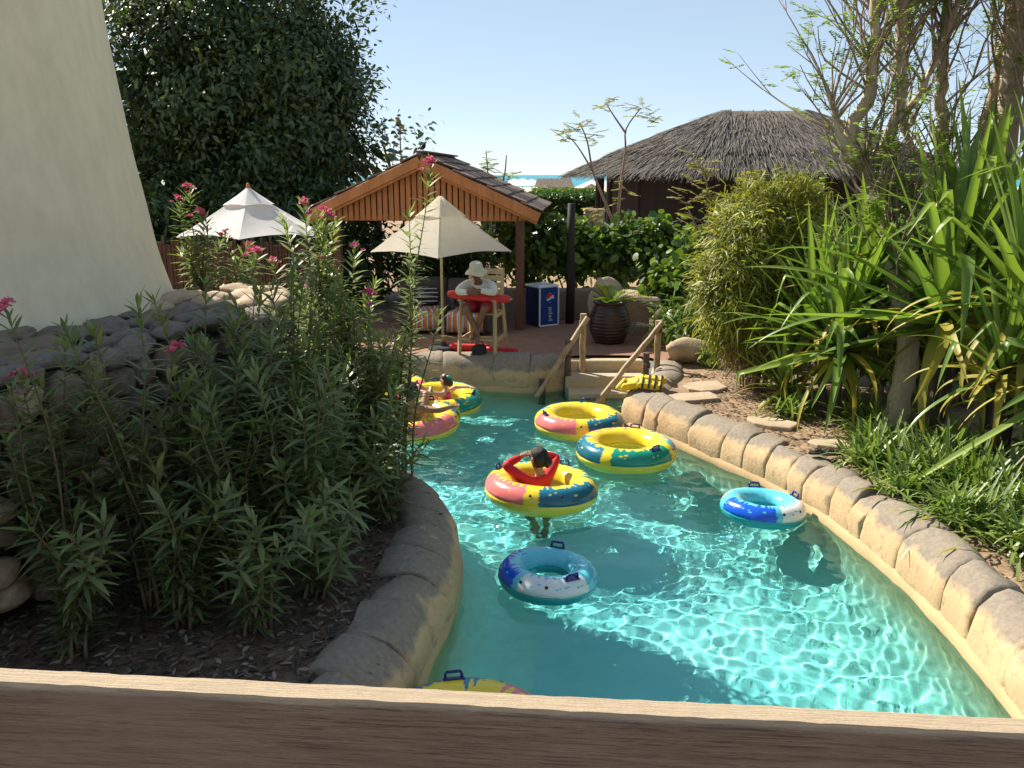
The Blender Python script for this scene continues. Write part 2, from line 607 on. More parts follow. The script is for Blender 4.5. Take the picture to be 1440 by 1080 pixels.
# ------------------------------------------------------------------ ground, deck, planting beds
def flat_poly(name, loops, z, m, smooth=False):
    vs = [Vector((p[0], p[1], 0)) for lp in loops for p in lp]
    tri = geometry.tessellate_polygon([[Vector((p[0], p[1], 0)) for p in lp] for lp in loops])
    fs = []
    for t in tri:
        a, b, c = (vs[i] for i in t)
        fs.append(tuple(t) if (b - a).cross(c - a).z > 0 else tuple(reversed(t)))
    return np_mesh(name, [(p.x, p.y, z) for p in vs], fs, m, smooth)


HOLE = [(p + k * 0.14) for p, k in zip(OUT, ON)]
struct('ground', flat_poly('ground', [[(-400, -60), (400, -60), (400, 212), (-400, 212)], [(p.x, p.y) for p in HOLE]], 0.40, MATS['sand_soil']),
       label='sandy brown ground')
# deck sheet beyond the pool (hole edge followed so it never covers the water)
_front = sorted([(p.x, p.y) for p in HOLE if p.y > 12.2 and -5.2 < p.x < 2.3], key=lambda p: p[0])
_front = [(x, max(y, 12.62)) for x, y in _front]
struct('deck', flat_poly('deck', [[(-5.3, 12.9)] + _front + [(2.45, 12.9), (3.2, 13.6), (2.6, 16.4), (-7.5, 16.9), (-7.5, 12.9)]], 0.45, MATS['deck_paving']),
       label='reddish brown paved deck')
# beach and sea
m, nt, bs = _new('sea_water')
geo = nt.nodes.new('ShaderNodeNewGeometry').outputs['Position']
nz = _noise(nt, 0.02, 5, 0.6, geo, (0.3, 1, 1))
nt.links.new(_mix(nt, _ramp(nt, nz.outputs['Fac'], 0.35, 0.65), (0.015, 0.20, 0.26), (0.02, 0.27, 0.31)), bs.inputs['Base Color'])
bs.inputs['Roughness'].default_value = 0.45
_bump(nt, bs, _noise(nt, 0.4, 6, 0.6, geo).outputs['Fac'], 0.6, 0.3)
struct('sea', np_mesh('sea', [(-20000, 205, -0.2), (20000, 205, -0.2), (20000, 30000, -0.2), (-20000, 30000, -0.2)], [(0, 1, 2, 3)], m), label='turquoise sea on the horizon')
mat('beach_sand', (0.62, 0.52, 0.38), (0.55, 0.45, 0.32), 0.3, 0.95, world_co=True)
struct('beach', np_mesh('beach', [(-400, 70, 0.41), (400, 70, 0.41), (400, 208, 0.41), (400, 225, -0.5), (-400, 225, -0.5), (-400, 208, 0.41)], [(0, 1, 2, 5), (5, 2, 3, 4)], MATS['beach_sand']), label='pale beach sand')
# planting bed on the near side, dark mulch
_bed = [(p.x, p.y) for p in HOLE if p.x < -0.2 and p.y < 9.3 and p.x > -3.2]
_bed.sort(key=lambda p: p[1])
struct('mulch_bed', flat_poly('mulch_bed', [_bed + [(-3.3, 9.4), (-3.9, 3.0), (-4.0, 1.5)]], 0.406, MATS['dark_mulch']), label='dark mulch bed')


def scatter_chips(name, poly, n, size, m, z, flat=0.35, lab=None):
    xs = [p[0] for p in poly]
    ys = [p[1] for p in poly]
    X = RNG.uniform(min(xs), max(xs), n * 3)
    Y = RNG.uniform(min(ys), max(ys), n * 3)
    k = inside(poly, X, Y)
    X, Y = X[k][:n], Y[k][:n]
    N = len(X)
    O = np.stack([X, Y, np.full(N, z) + RNG.uniform(0.002, 0.02, N)], -1)
    a = RNG.uniform(0, 2 * PI, N)
    D = np.stack([np.cos(a), np.sin(a), RNG.uniform(-0.05, flat, N)], -1)
    U = np.stack([RNG.normal(0, 0.4, N), RNG.normal(0, 0.4, N), np.ones(N)], -1)
    dat = blades(O, D, U, RNG.uniform(0.5, 1.5, N) * size, RNG.uniform(0.4, 1, N) * size * 0.5, RNG.uniform(0, 0.3, N), PROF_OVAL, v=RNG.random(N) ** 2)
    o = blade_obj(name, dat, m)
    if lab:
        o['label'] = lab
    return o


scatter_chips('mulch_chips', _bed + [(-3.2, 9.0), (-3.6, 3.4)], 9000, 0.06, MATS['mulch_chip'], 0.408, lab='dark bark chips and dead leaves under the oleanders')
_rb = [(2.2, 10.5), (2.55, 9.3), (2.95, 8.4), (3.2, 7.6), (3.4, 6.8), (3.5, 6.0), (3.52, 5.0), (4.6, 5.0), (4.8, 8), (4.2, 10.4), (3.4, 12.2), (2.6, 12.2)]
scatter_chips('leaf_litter', _rb, 5200, 0.05, MATS['leaf_litter'], 0.404, lab='dry leaf litter on the sandy bed beside the pool')


# ------------------------------------------------------------------ coping stones
def coping_mat():
    m, nt, bs = _new('coping_rock')
    geo = nt.nodes.new('ShaderNodeNewGeometry')
    sep = nt.nodes.new('ShaderNodeSeparateXYZ')
    nt.links.new(geo.outputs['Position'], sep.inputs[0])
    n1 = _noise(nt, 5.0, 5, 0.6, geo.outputs['Position'])
    n2 = _noise(nt, 26, 6, 0.65, geo.outputs['Position'])
    n3 = _noise(nt, 2.2, 4, 0.6, geo.outputs['Position'])
    add = nt.nodes.new('ShaderNodeMath')
    add.operation = 'MULTIPLY_ADD'
    nt.links.new(n1.outputs['Fac'], add.inputs[0])
    add.inputs[1].default_value = 0.30
    nt.links.new(sep.outputs['Z'], add.inputs[2])
    fac = _ramp(nt, add.outputs[0], 0.465, 0.53)
    sand = _mix(nt, _ramp(nt, n3.outputs['Fac'], 0.35, 0.65), (0.62, 0.425, 0.23), (0.50, 0.33, 0.175))
    grey = _mix(nt, _ramp(nt, n2.outputs['Fac'], 0.3, 0.7), (0.20, 0.168, 0.13), (0.31, 0.255, 0.19))
    wet = _ramp(nt, add.outputs[0], 0.245, 0.19)
    n4 = _noise(nt, 9, 6, 0.7, geo.outputs['Position'])
    stain = _mix(nt, _ramp(nt, n4.outputs['Fac'], 0.55, 0.72), _mix(nt, fac, sand, grey), (0.27, 0.20, 0.13))
    nt.links.new(_mix(nt, wet, stain, (0.30, 0.215, 0.115)), bs.inputs['Base Color'])
    bs.inputs['Roughness'].default_value = 0.85
    bs.inputs['Specular IOR Level'].default_value = 0.3
    _bump(nt, bs, n2.outputs['Fac'], 0.45, 0.02)
    return m


COPING = coping_mat()
XS = [(-0.02, -0.35), (-0.03, -0.05), (-0.045, 0.10), (-0.03, 0.22), (0.02, 0.315), (0.10, 0.385), (0.21, 0.42), (0.32, 0.415), (0.41, 0.375), (0.46, 0.30), (0.47, 0.20)]


def coping_run(root, path, lens, width=1.0, lift=0.0, seed=0, flip=False, grey=None):
    """rock blocks laid along a path; each one a stone of its own"""
    P = resample(path, 0.03)
    rnd = random.Random(seed)
    pos = 0.0
    i0 = 0
    total = len(P) - 1
    while i0 < total - 4:
        L = rnd.uniform(*lens)
        i1 = min(total, i0 + int(L / 0.03))
        if total - i1 < 7:
            i1 = total
        ns = 9
        skew0, skew1 = (rnd.uniform(-0.13, 0.13) for _ in range(2))
        if i0 > 0:
            skew0 = last
        last = skew1
        wv, hv = rnd.uniform(0.88, 1.15) * width, rnd.uniform(0.90, 1.05)
        V, F = [], []
        sd = rnd.uniform(0, 99)
        for s in range(ns):
            t = (0, 0.035, 0.09, 0.25, 0.5, 0.75, 0.91, 0.965, 1)[s]
            e = 1 - (2 * abs(t - 0.5)) ** 18
            fi = i0 + (i1 - i0) * t
            a = int(min(total - 1, fi))
            p = P[a].lerp(P[a + 1], min(1, fi - a))
            tg = (P[min(total, a + 2)] - P[max(0, a - 2)]).normalized()
            nn = Vector((tg.y, -tg.x, 0)) * (-1 if flip else 1)
            for (o, z) in XS:
                sk = (skew0 * (1 - t) + skew1 * t) * (o / 0.46 - 0.4)
                sc = 0.935 + 0.065 * e
                oo = 0.2 + (o - 0.2) * sc
                zz = z * hv * (0.94 + 0.06 * e) if z > 0 else z
                d = 0.05 * noise.noise((p.x * 2.6 + o * 4, p.y * 2.6, z * 4 + sd)) + 0.014 * noise.noise((p.x * 9 + o * 9, p.y * 9, z * 9 + sd))
                if z < 0.15:
                    d = abs(d) * 0.35
                q = p + nn * (oo * wv + d) + tg * sk
                V.append((q.x, q.y, zz + lift + 0.055 * min(1, max(0, z) / 0.3) + d * (1 if z > 0.3 else 0)))
        k = len(XS)
        for s in range(ns - 1):
            for j in range(k - 1):
                f = (s * k + j, s * k + j + 1, (s + 1) * k + j + 1, (s + 1) * k + j)
                F.append(f if flip else tuple(reversed(f)))
        for s in (0, ns - 1):
            F.append(tuple(s * k + j for j in range(k)))
        o = obj('coping_stone', np_mesh('coping_stone', V, F, COPING, True), root)
        smooth_by_angle(o, 50)
        o.cycles.is_caustics_receiver = False
        i0 = i1


def coping_root(name, label):
    o = bpy.data.objects.new(name, None)
    link(o)
    o['kind'] = 'structure'
    o['label'] = label
    return o


c1 = coping_root('pool_edge', 'curving edge of rounded rock blocks round the shaded planting bed')
coping_run(c1, [(-1.15, 2.4), (-0.92, 3.6), (-0.70, 4.4), (-0.58, 5.1), (-0.47, 5.85), (-0.47, 6.6), (-0.62, 7.25), (-0.98, 7.95), (-1.5, 8.55), (-2.3, 9.05), (-3.2, 9.42)],
           (0.30, 0.52), 1.0, 0, 3, flip=True)
c2 = coping_root('pool_edge', 'long sunlit edge of rounded rock blocks beside the sandy bed')
coping_run(c2, [(2.8, 2.4), (2.98, 3.6), (3.08, 4.5), (3.14, 5.2), (3.15, 5.8), (3.13, 6.4), (3.06, 7.1), (2.92, 7.8), (2.66, 8.6), (2.16, 9.6), (1.72, 10.4), (1.48, 10.85)],
           (0.30, 0.62), 0.88, 0, 11)
c3 = coping_root('pool_edge', 'rounded rock edge in front of the paved deck')
coping_run(c3, [(-4.4, 12.75), (-3.2, 12.95), (-1.5, 12.9), (-0.7, 12.72), (-0.2, 12.58), (0.35, 12.52), (0.78, 12.72)], (0.55, 0.85), 0.85, 0.06, 5, flip=True)
c4 = coping_root('pool_edge', 'grey rolled rock edge beside the pool steps')
coping_run(c4, [(1.52, 11.02), (1.82, 11.55), (2.06, 12.2), (2.16, 12.75)], (0.5, 0.7), 1.05, 0.05, 8)

# steps going down into the water between the two bamboo rails
st = coping_root('pool_steps', 'sand coloured plaster steps going down into the pool')
for k, (y1, z) in enumerate([(12.86, 0.42), (12.52, 0.25), (12.16, 0.08), (11.82, -0.12), (11.48, -0.32)]):
    mb = MB()
    mb.box((1.40 + 0.05 * k * 0, (y1 + 13.05) / 2, z - 0.25), (1.25 - 0.06 * k, 13.05 - y1 + 0.002 * k, 0.5), ch=0.015)
    s_o = mb.obj('step', MATS['step_plaster'], st)
    s_o.cycles.is_caustics_receiver = True


# ------------------------------------------------------------------ flagstones in the sandy bed
def flag(px, py, sx, sy, rz, label, seed):
    rnd = random.Random(seed)
    n = 9
    ring = []
    for k in range(n):
        a = 2 * PI * k / n
        r = rnd.uniform(0.85, 1.1)
        ca, sa = math.cos(a), math.sin(a)
        q = 1 / max(abs(ca), abs(sa)) ** 0.7
        ring.append((ca * sx * r * q * 0.5, sa * sy * r * q * 0.5))
    V, F = [], []
    for (s, z) in ((1.0, -0.03), (1.0, 0.025), (0.95, 0.035)):
        V += [(x * s, y * s, z + 0.006 * noise.noise((x * 5, y * 5, seed))) for x, y in ring]
    for r in range(2):
        for k in range(n):
            j = (k + 1) % n
            F.append((r * n + k, r * n + j, (r + 1) * n + j, (r + 1) * n + k))
    F.append(tuple(range(2 * n, 3 * n)))
    o = obj('flagstone', np_mesh('flagstone', V, F, MATS['flagstone']), None, (px, py, 0.415), (0, 0, rz))
    tag(o, label, 'flagstone', 'flagstones in the sandy bed')


flag(2.60, 11.15, 0.62, 0.50, 0.3, 'square pale flagstone nearest the yellow-green bamboo bush', 1)
flag(2.30, 10.58, 0.66, 0.42, 0.2, 'long pale flagstone beside the curved grey rock edge', 2)
flag(2.98, 9.42, 0.62, 0.36, -0.6, 'sand covered flagstone beside the long rock edge', 3)
flag(3.42, 8.62, 0.60, 0.28, -0.35, 'narrow grey flagstone by the black flip-flops', 4)


# ================================================================== TOWER AND STONE WALL
def tower():
    t = thing('tower', 'tall smooth cream plaster tower flaring at its foot on the stone wall', 'tower', (-5.64, 8.18, 1.2))
    prof = [(2.42, 1.2), (2.30, 1.7), (2.22, 2.0), (2.11, 2.44), (2.02, 3.03), (1.93, 3.65), (1.87, 4.25), (1.82, 4.86), (1.78, 5.6), (1.76, 6.4)]
    P = resample([(r, 0, z) for r, z in prof], 0.12)
    MB().lathe([(p.x, p.z) for p in P], 96, (0, 0, -1.2), 0.004).obj('wall', MATS['cream_plaster'], t, True)
    rf = MB().lathe([(1.5, 5.95), (1.86, 5.85), (1.9, 5.95), (1.4, 7.1), (0.05, 8.1), (0.0, 8.12)], 48, (0, 0, -1.2), 0.03).obj('roof', MATS['thatch'], t, True)  # unseen roof added above the frame to throw shade on the pool
    n = 2600
    a = RNG.uniform(0, 2 * PI, n)
    r = np.sqrt(RNG.uniform(0.05, 1.0, n))
    O = np.stack([1.9 * r * np.cos(a), 1.9 * r * np.sin(a), 4.75 + 2.15 * (1 - r) + RNG.uniform(0.0, 0.08, n)], -1)
    D = np.stack([np.cos(a), np.sin(a), np.full(n, -0.8)], -1) + RNG.normal(0, 0.18, (n, 3))
    U = np.stack([np.cos(a), np.sin(a), np.ones(n)], -1) + RNG.normal(0, 0.3, (n, 3))
    blade_obj('straw', blades(O, D, U, RNG.uniform(0.2, 0.45, n), RNG.uniform(0.03, 0.07, n), np.full(n, 0.1), [(0, 1), (0.6, 1), (1, 0.4)]), MATS['leaf_dry'], rf)  # ragged straw edge of the added roof, to dapple its shade


tower()


def stone_variants(k, seed, flatness=1.0, sub=3):
    import bmesh
    res = []
    for i in range(k):
        bm = bmesh.new()
        bmesh.ops.create_icosphere(bm, subdivisions=sub, radius=1)
        sd = seed + i * 7.3
        rq = random.Random(int(sd * 10))
        cuts = [(Vector((rq.gauss(0, 1), rq.gauss(0, 1), rq.gauss(0, 1))).normalized(), rq.uniform(0.62, 0.9)) for _ in range(11)]
        for vtx in bm.verts:
            c = vtx.co.copy()
            c = Vector([math.copysign(abs(x) ** 0.85, x) for x in c])
            f = 1 + 0.36 * noise.noise(c * 1.1 + Vector((sd, 0, 0))) + 0.10 * noise.noise(c * 2.7 + Vector((0, sd, 0)))
            c *= f
            for pn, pd in cuts:
                dd = c.dot(pn)
                if dd > pd:
                    c -= pn * (dd - pd) * 0.85
            c.z *= flatness
            vtx.co = c
        me = bpy.data.meshes.new('stone')
        bm.to_mesh(me)
        bm.free()
        me.shade_smooth()
        res.append(me)
    return res


def stone_wall():
    root = thing('stone_wall', 'low retaining wall of rounded river stones with flat slabs on top, below the tower', 'stone wall', (-3.0, 6.0, 0.4))
    inv = Matrix.Translation((3.0, -6.0, -0.4))
    line = resample([(-4.1, 2.6), (-3.62, 4.1), (-3.24, 5.2), (-2.95, 5.9), (-2.6, 7.1), (-2.27, 8.3), (-2.32, 8.85), (-2.9, 9.35)], 0.05)
    # core
    V, F = [], []
    core = [(p.x - 0.10, p.y) for p in line] + [(-3.8, 9.9), (-6, 10.6), (-9, 10.6), (-9, 2.6)]
    n = len(core)
    for z in (0.3, 1.9):
        V += [(x + 3.0, y - 6.0, z - 0.4) for x, y in core]
    for i in range(n):
        j = (i + 1) % n
        F.append((i, j, n + j, n + i))
    F.append(tuple(range(n, 2 * n)))
    obj('core', np_mesh('core', V, F, MATS['mortar']), root)
    faces = stone_variants(9, 3.0)
    slabs = stone_variants(8, 50.0, 0.8)
    pools = {}
    for key, ms in (('f', faces), ('s', slabs)):
        for mname in ('river_stone', 'slab_stone', 'warm_stone'):
            lst = []
            for me in ms:
                c = me.copy()
                c.materials.append(MATS[mname])
                lst.append(c)
            pools[key + mname] = lst
    rnd = random.Random(5)
    z = 0.46
    row = 0
    cnt = 0
    while z < 1.86:
        hgt = rnd.uniform(0.08, 0.15)
        s = rnd.uniform(0, 0.2)
        while True:
            w = rnd.uniform(0.08, 0.21)
            s += w
            i = int(s / 0.05)
            if i >= len(line) - 1:
                break
            p = line[i]
            if p.y > 3.6:
                tg = (line[min(i + 1, len(line) - 1)] - line[i - 1]).normalized()
                nn = Vector((tg.y, -tg.x, 0))
                big = rnd.uniform(0.85, 1.2)
                q = p + nn * (rnd.uniform(-0.06, 0.0) + 0.10 * (1 - (z - 0.4) / 1.5))
                mname = rnd.choices(['river_stone', 'warm_stone', 'slab_stone'], [6, 1.2, 1.5])[0]
                o = obj('stone', rnd.choice(pools['f' + mname]), root, (q.x + 3.0, q.y - 6.0, z + hgt * 0.9 + rnd.uniform(-0.03, 0.03) - 0.4),
                        (rnd.uniform(-0.35, 0.35), rnd.uniform(-0.3, 0.3), math.atan2(tg.y, tg.x) + rnd.uniform(-0.3, 0.3)),
                        (w * big * 0.95, 0.14, hgt * big * 1.05))
                cnt += 1
            s += w * 0.85
        z += hgt * 1.75
        row += 1
    # top slabs, laid flat from the wall's edge back to the tower
    for band, (off, w0, w1) in enumerate([(-0.10, 0.16, 0.25), (-0.42, 0.15, 0.27), (-0.74, 0.15, 0.26), (-1.05, 0.14, 0.25), (-1.34, 0.14, 0.22)]):
        s = rnd.uniform(0, 0.2)
        while True:
            w = rnd.uniform(w0, w1)
            s += w
            i = int(s / 0.05)
            if i >= len(line) - 1:
                break
            p = line[i]
            tg = (line[min(i + 1, len(line) - 1)] - line[i - 1]).normalized()
            nn = Vector((tg.y, -tg.x, 0))
            q = p + nn * (off + rnd.uniform(-0.06, 0.06))
            if p.y > 3.8 and (q - Vector((-5.64, 8.18, 0))).length > 2.12 and not (p.y > 8.9 and band > 2):
                far = p.y > 8.0
                mname = 'warm_stone' if far else rnd.choices(['slab_stone', 'river_stone'], [3, 1])[0]
                hz = rnd.uniform(0.075, 0.11) * (1.35 if far else 1)
                obj('stone', rnd.choice(pools['s' + mname]), root, (q.x + 3.0, q.y - 6.0, 1.93 + rnd.uniform(-0.03, 0.035) + (0.03 if far else 0) - 0.4),
                    (rnd.uniform(-0.12, 0.12), rnd.uniform(-0.12, 0.12), math.atan2(tg.y, tg.x) + rnd.uniform(-0.6, 0.6)), (w * 1.1, rnd.uniform(0.15, 0.20), hz))
                cnt += 1
            s += w * 0.9
    print('stones', cnt)


stone_wall()

# ------------------------------------------------------------------ boulders and standing stones by the deck
BV = stone_variants(6, 91.0, 0.85, 3)


def boulder(loc, scale, rz, k, m, label, cat='boulder', name='boulder'):
    me = BV[k].copy()
    me.materials.append(MATS[m])
    o = obj(name, me, None, loc, (0, 0, rz), scale)
    tag(o, label, cat)
    return o


boulder((2.72, 12.78, 0.62), (0.42, 0.30, 0.26), 0.2, 0, 'warm_stone', 'large sandy boulder beside the pool steps under the green shrub')
boulder((1.72, 15.3, 0.92), (0.36, 0.20, 0.62), 0.15, 1, 'warm_stone', 'tall pale standing stone behind the dark brown pot', 'stone', 'standing_stone')
boulder((2.46, 14.35, 0.68), (0.15, 0.12, 0.42), 0.4, 2, 'warm_stone', 'narrow sunlit standing stone at the end of the low wall', 'stone', 'standing_stone')
mb = MB()
mb.box((0, 0, 0.30), (2.0, 0.28, 0.62), ch=0.03)
tag(mb.obj('garden_wall', MATS['wall_render'], None, loc=(0.75, 16.75, 0.42)), 'low brown rendered wall behind the blue drinks cooler', 'wall')
mb = MB()
mb.box((0, 0, 0.33), (0.95, 0.30, 0.72), ch=0.04)
tag(mb.obj('garden_wall', MATS['wall_render'], None, loc=(2.15, 15.0, 0.42), rot=(0, 0, -0.12)), 'short rendered wall between the two standing stones', 'wall')


# ================================================================== WOODEN RAILING AND BRIDGE IN FRONT OF THE CAMERA
def railing():
    m, nt, bs = _new('rail_wood')
    tc = nt.nodes.new('ShaderNodeTexCoord').outputs['Object']
    n1 = _noise(nt, 5.0, 8, 0.75, tc, (1.2, 14, 20))
    n2 = _noise(nt, 11, 6, 0.75, tc, (1.0, 30, 42))
    n3 = _noise(nt, 1.7, 3, 0.5, tc)
    c = _mix(nt, _ramp(nt, n1.outputs['Fac'], 0.3, 0.7), (0.19, 0.138, 0.098), (0.33, 0.25, 0.185))
    c = _mix(nt, _ramp(nt, n2.outputs['Fac'], 0.50, 0.62), c, (0.12, 0.082, 0.056))
    c = _mix(nt, _ramp(nt, n3.outputs['Fac'], 0.50, 0.72), c, (0.30, 0.225, 0.165))
    # top edge paler: weather-bleached wood, with sunlight also put into the colour
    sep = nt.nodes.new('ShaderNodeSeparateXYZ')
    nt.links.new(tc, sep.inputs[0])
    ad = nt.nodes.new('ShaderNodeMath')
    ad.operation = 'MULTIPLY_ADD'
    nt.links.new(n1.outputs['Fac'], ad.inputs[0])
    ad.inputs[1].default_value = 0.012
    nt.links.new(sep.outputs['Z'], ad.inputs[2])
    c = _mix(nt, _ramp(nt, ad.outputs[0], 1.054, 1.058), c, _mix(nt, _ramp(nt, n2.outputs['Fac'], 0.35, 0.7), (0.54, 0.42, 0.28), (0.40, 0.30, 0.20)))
    nt.links.new(c, bs.inputs['Base Color'])
    bs.inputs['Roughness'].default_value = 0.85
    bs.inputs['Specular IOR Level'].default_value = 0.25
    _bump(nt, bs, n2.outputs['Fac'], 0.9, 0.004)
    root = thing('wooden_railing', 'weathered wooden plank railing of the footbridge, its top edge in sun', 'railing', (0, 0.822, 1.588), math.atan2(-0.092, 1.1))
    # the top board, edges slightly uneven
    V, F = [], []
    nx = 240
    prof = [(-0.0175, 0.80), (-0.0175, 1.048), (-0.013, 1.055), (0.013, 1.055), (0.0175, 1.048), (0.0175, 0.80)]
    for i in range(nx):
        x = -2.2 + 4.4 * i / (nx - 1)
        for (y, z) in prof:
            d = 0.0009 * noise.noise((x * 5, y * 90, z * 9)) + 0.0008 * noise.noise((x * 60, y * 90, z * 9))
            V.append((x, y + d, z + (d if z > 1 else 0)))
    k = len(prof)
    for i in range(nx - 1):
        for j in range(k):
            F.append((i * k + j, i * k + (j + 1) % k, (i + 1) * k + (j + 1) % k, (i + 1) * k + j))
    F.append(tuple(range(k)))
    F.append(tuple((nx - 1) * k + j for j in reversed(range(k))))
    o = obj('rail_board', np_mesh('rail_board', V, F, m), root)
    for z in (0.25, 0.52):
        MB().box((0, 0, z), (4.4, 0.034, 0.2), ch=0.004).obj('rail_board', m, root)
    for x in (-1.9, 0.0, 1.9):
        MB().box((x, 0.0655, 0.45), (0.09, 0.09, 0.96), ch=0.006).obj('post', m, root)
    b = thing('footbridge', 'plank deck of the wooden footbridge over the pool', 'bridge', (0, 0, 1.6))
    for i in range(15):
        MB().box((0, -0.92 + i * 0.13, -0.02), (4.6, 0.12, 0.04), ch=0.004).obj('plank', m, b)
    for y in (-0.7, 0.7):
        MB().box((0, y, -0.131), (4.6, 0.12, 0.18)).obj('beam', m, b)
    for x in (-2.2, 2.2):
        MB().box((x, 0, -0.821), (0.12, 1.5, 1.2)).obj('pier', m, b)


railing()
# ================================================================== SWIM TUBES
def vinyl_mat():
    m, nt, bs = _new('printed_vinyl')
    at = nt.nodes.new('ShaderNodeAttribute')
    at.attribute_name = 'Col'
    nt.links.new(at.outputs['Color'], bs.inputs['Base Color'])
    bs.inputs['Roughness'].default_value = 0.2
    bs.inputs['Specular IOR Level'].default_value = 0.55
    bs.inputs['Subsurface Weight'].default_value = 0.0
    tc = nt.nodes.new('ShaderNodeTexCoord').outputs['Object']
    _bump(nt, bs, _noise(nt, 9, 3, 0.5, tc).outputs['Fac'], 0.10, 0.03)
    return m


VINYL = vinyl_mat()
YEL, PINK, TEAL, GREEN, CYAN, NAVY = (0.86, 0.62, 0.035), (0.80, 0.20, 0.19), (0.012, 0.115, 0.16), (0.005, 0.26, 0.17), (0.015, 0.42, 0.47), (0.012, 0.05, 0.24)
LBLUE, BLUE, WHITE = (0.12, 0.55, 0.66), (0.01, 0.10, 0.62), (0.72, 0.74, 0.72)


def tube_mesh(kind):
    """ring of soft vinyl with splash prints; angle a round the ring, b round the section (0 outermost, 90 top)"""
    NA, NB = 330, 112
    big = kind == 'yellow'
    Rm, rm = (0.425, 0.155) if big else (0.285, 0.118)
    if big:
        base = YEL
        patches = [(225, 37, PINK, PINK), (315, 38, TEAL, (0.008, 0.20, 0.33)), (45, 40, GREEN, GREEN), (135, 36, NAVY, CYAN)]
    else:
        base = LBLUE
        patches = [(215, 42, BLUE, BLUE), (310, 44, WHITE, WHITE), (125, 24, (0.75, 0.18, 0.25), (0.75, 0.18, 0.25)), (45, 38, (0.06, 0.42, 0.6), LBLUE)]
    V = np.zeros((NA, NB, 3))
    C = np.zeros((NA, NB, 3))
    rnd = random.Random(4 if big else 9)
    drops = [(rnd.uniform(0, 360), rnd.uniform(30, 115), rnd.uniform(1.3, 3.2)) for _ in range(60)]
    for i in range(NA):
        a = 360 * i / NA
        ca, sa = math.cos(R(a)), math.sin(R(a))
        pucker = 0.0016 * math.sin(a * 0.35) + 0.0022 * abs(math.sin(R(a * 17)))
        for j in range(NB):
            b = 360 * j / NB
            r = rm + 0.004 * noise.noise((ca * 3, sa * 3, b / 60))
            if abs((b + 180) % 360 - 180) < 4 or abs(b - 180) < 4:
                r -= 0.006 + pucker
            V[i, j] = ((Rm + r * math.cos(R(b))) * ca, (Rm + r * math.cos(R(b))) * sa, r * 0.97 * math.sin(R(b)))
            bb = (b + 180) % 360 - 180
            col = base
            if big and bb < 0:
                col = (0.86, 0.66, 0.06)
            if not big and bb < 0:
                col = (0.02, 0.33, 0.36)
            if -1 < bb < 150:
                for (pc, hw, lo, hi) in patches:
                    da = (a - pc + 180) % 360 - 180
                    edge = hw + 2.2 * noise.noise((bb / 14, pc, 0)) + 1.5 * noise.noise((bb / 5, pc, 3))
                    u = (da + hw) / (2 * hw) * 8 + 0.7 * noise.noise((a / 13, pc, 5))
                    cell = math.floor(u)
                    fr = u - cell - 0.5
                    amp = 18 + 30 * noise.noise((cell * 3.7 + 0.4, pc + 0.3, 7.5)) + 16 * noise.noise((cell * 9.1 + 0.2, pc + 0.6, 2.5))
                    fing = amp * max(0.0, 1 - (fr / 0.36) ** 2) if abs(fr) < 0.36 else 0
                    fing += 3 * noise.noise((a / 6, pc, 1))
                    top = 72 + 1.25 * fing
                    if not big and pc == 125:
                        top = 45 + fing * 1.2
                    if abs(da) < edge and bb < top:
                        t = min(1, max(0, (bb - 30) / 45))
                        col = tuple(p * (1 - t) + q * t for p, q in zip(lo, hi))
                for (pa, pb, pr_) in drops:
                    da = ((a - pa + 180) % 360 - 180) * 1.6
                    if da * da + (bb - pb) ** 2 < pr_ * pr_ * 2:
                        for (pc, hw, lo, hi) in patches:
                            if abs((pa - pc + 180) % 360 - 180) < hw:
                                col = hi if pb > 60 else base
            C[i, j] = col
    idx = np.arange(NA * NB).reshape(NA, NB)
    F = np.stack([idx, np.roll(idx, -1, 0), np.roll(np.roll(idx, -1, 0), -1, 1), np.roll(idx, -1, 1)], -1).reshape(-1, 4)
    return np_mesh('ring', V.reshape(-1, 3), F, VINYL, True, col=C.reshape(-1, 3)), Rm, rm


def handle_meshes():
    mb = MB()
    mb.box((0, 0, 0.004), (0.135, 0.05, 0.012), ch=0.005)
    pad = mb.me('handle_pad', MATS['navy_plastic'])
    mb = MB()
    mb.tube([(-0.05, 0, 0.0), (-0.05, 0, 0.03), (-0.043, 0, 0.045), (0.043, 0, 0.045), (0.05, 0, 0.03), (0.05, 0, 0.0)], 0.0095, 8)
    bar = mb.me('handle', MATS['navy_plastic'], True)
    return pad, bar


TUBES = {k: tube_mesh(k) for k in ('yellow', 'blue')}
PAD, BAR = handle_meshes()
VALVE = MB().lathe([(0.013, -0.004), (0.013, 0.006), (0.008, 0.01), (0.0, 0.01)], 12).me('valve', MATS['black_rubber'])


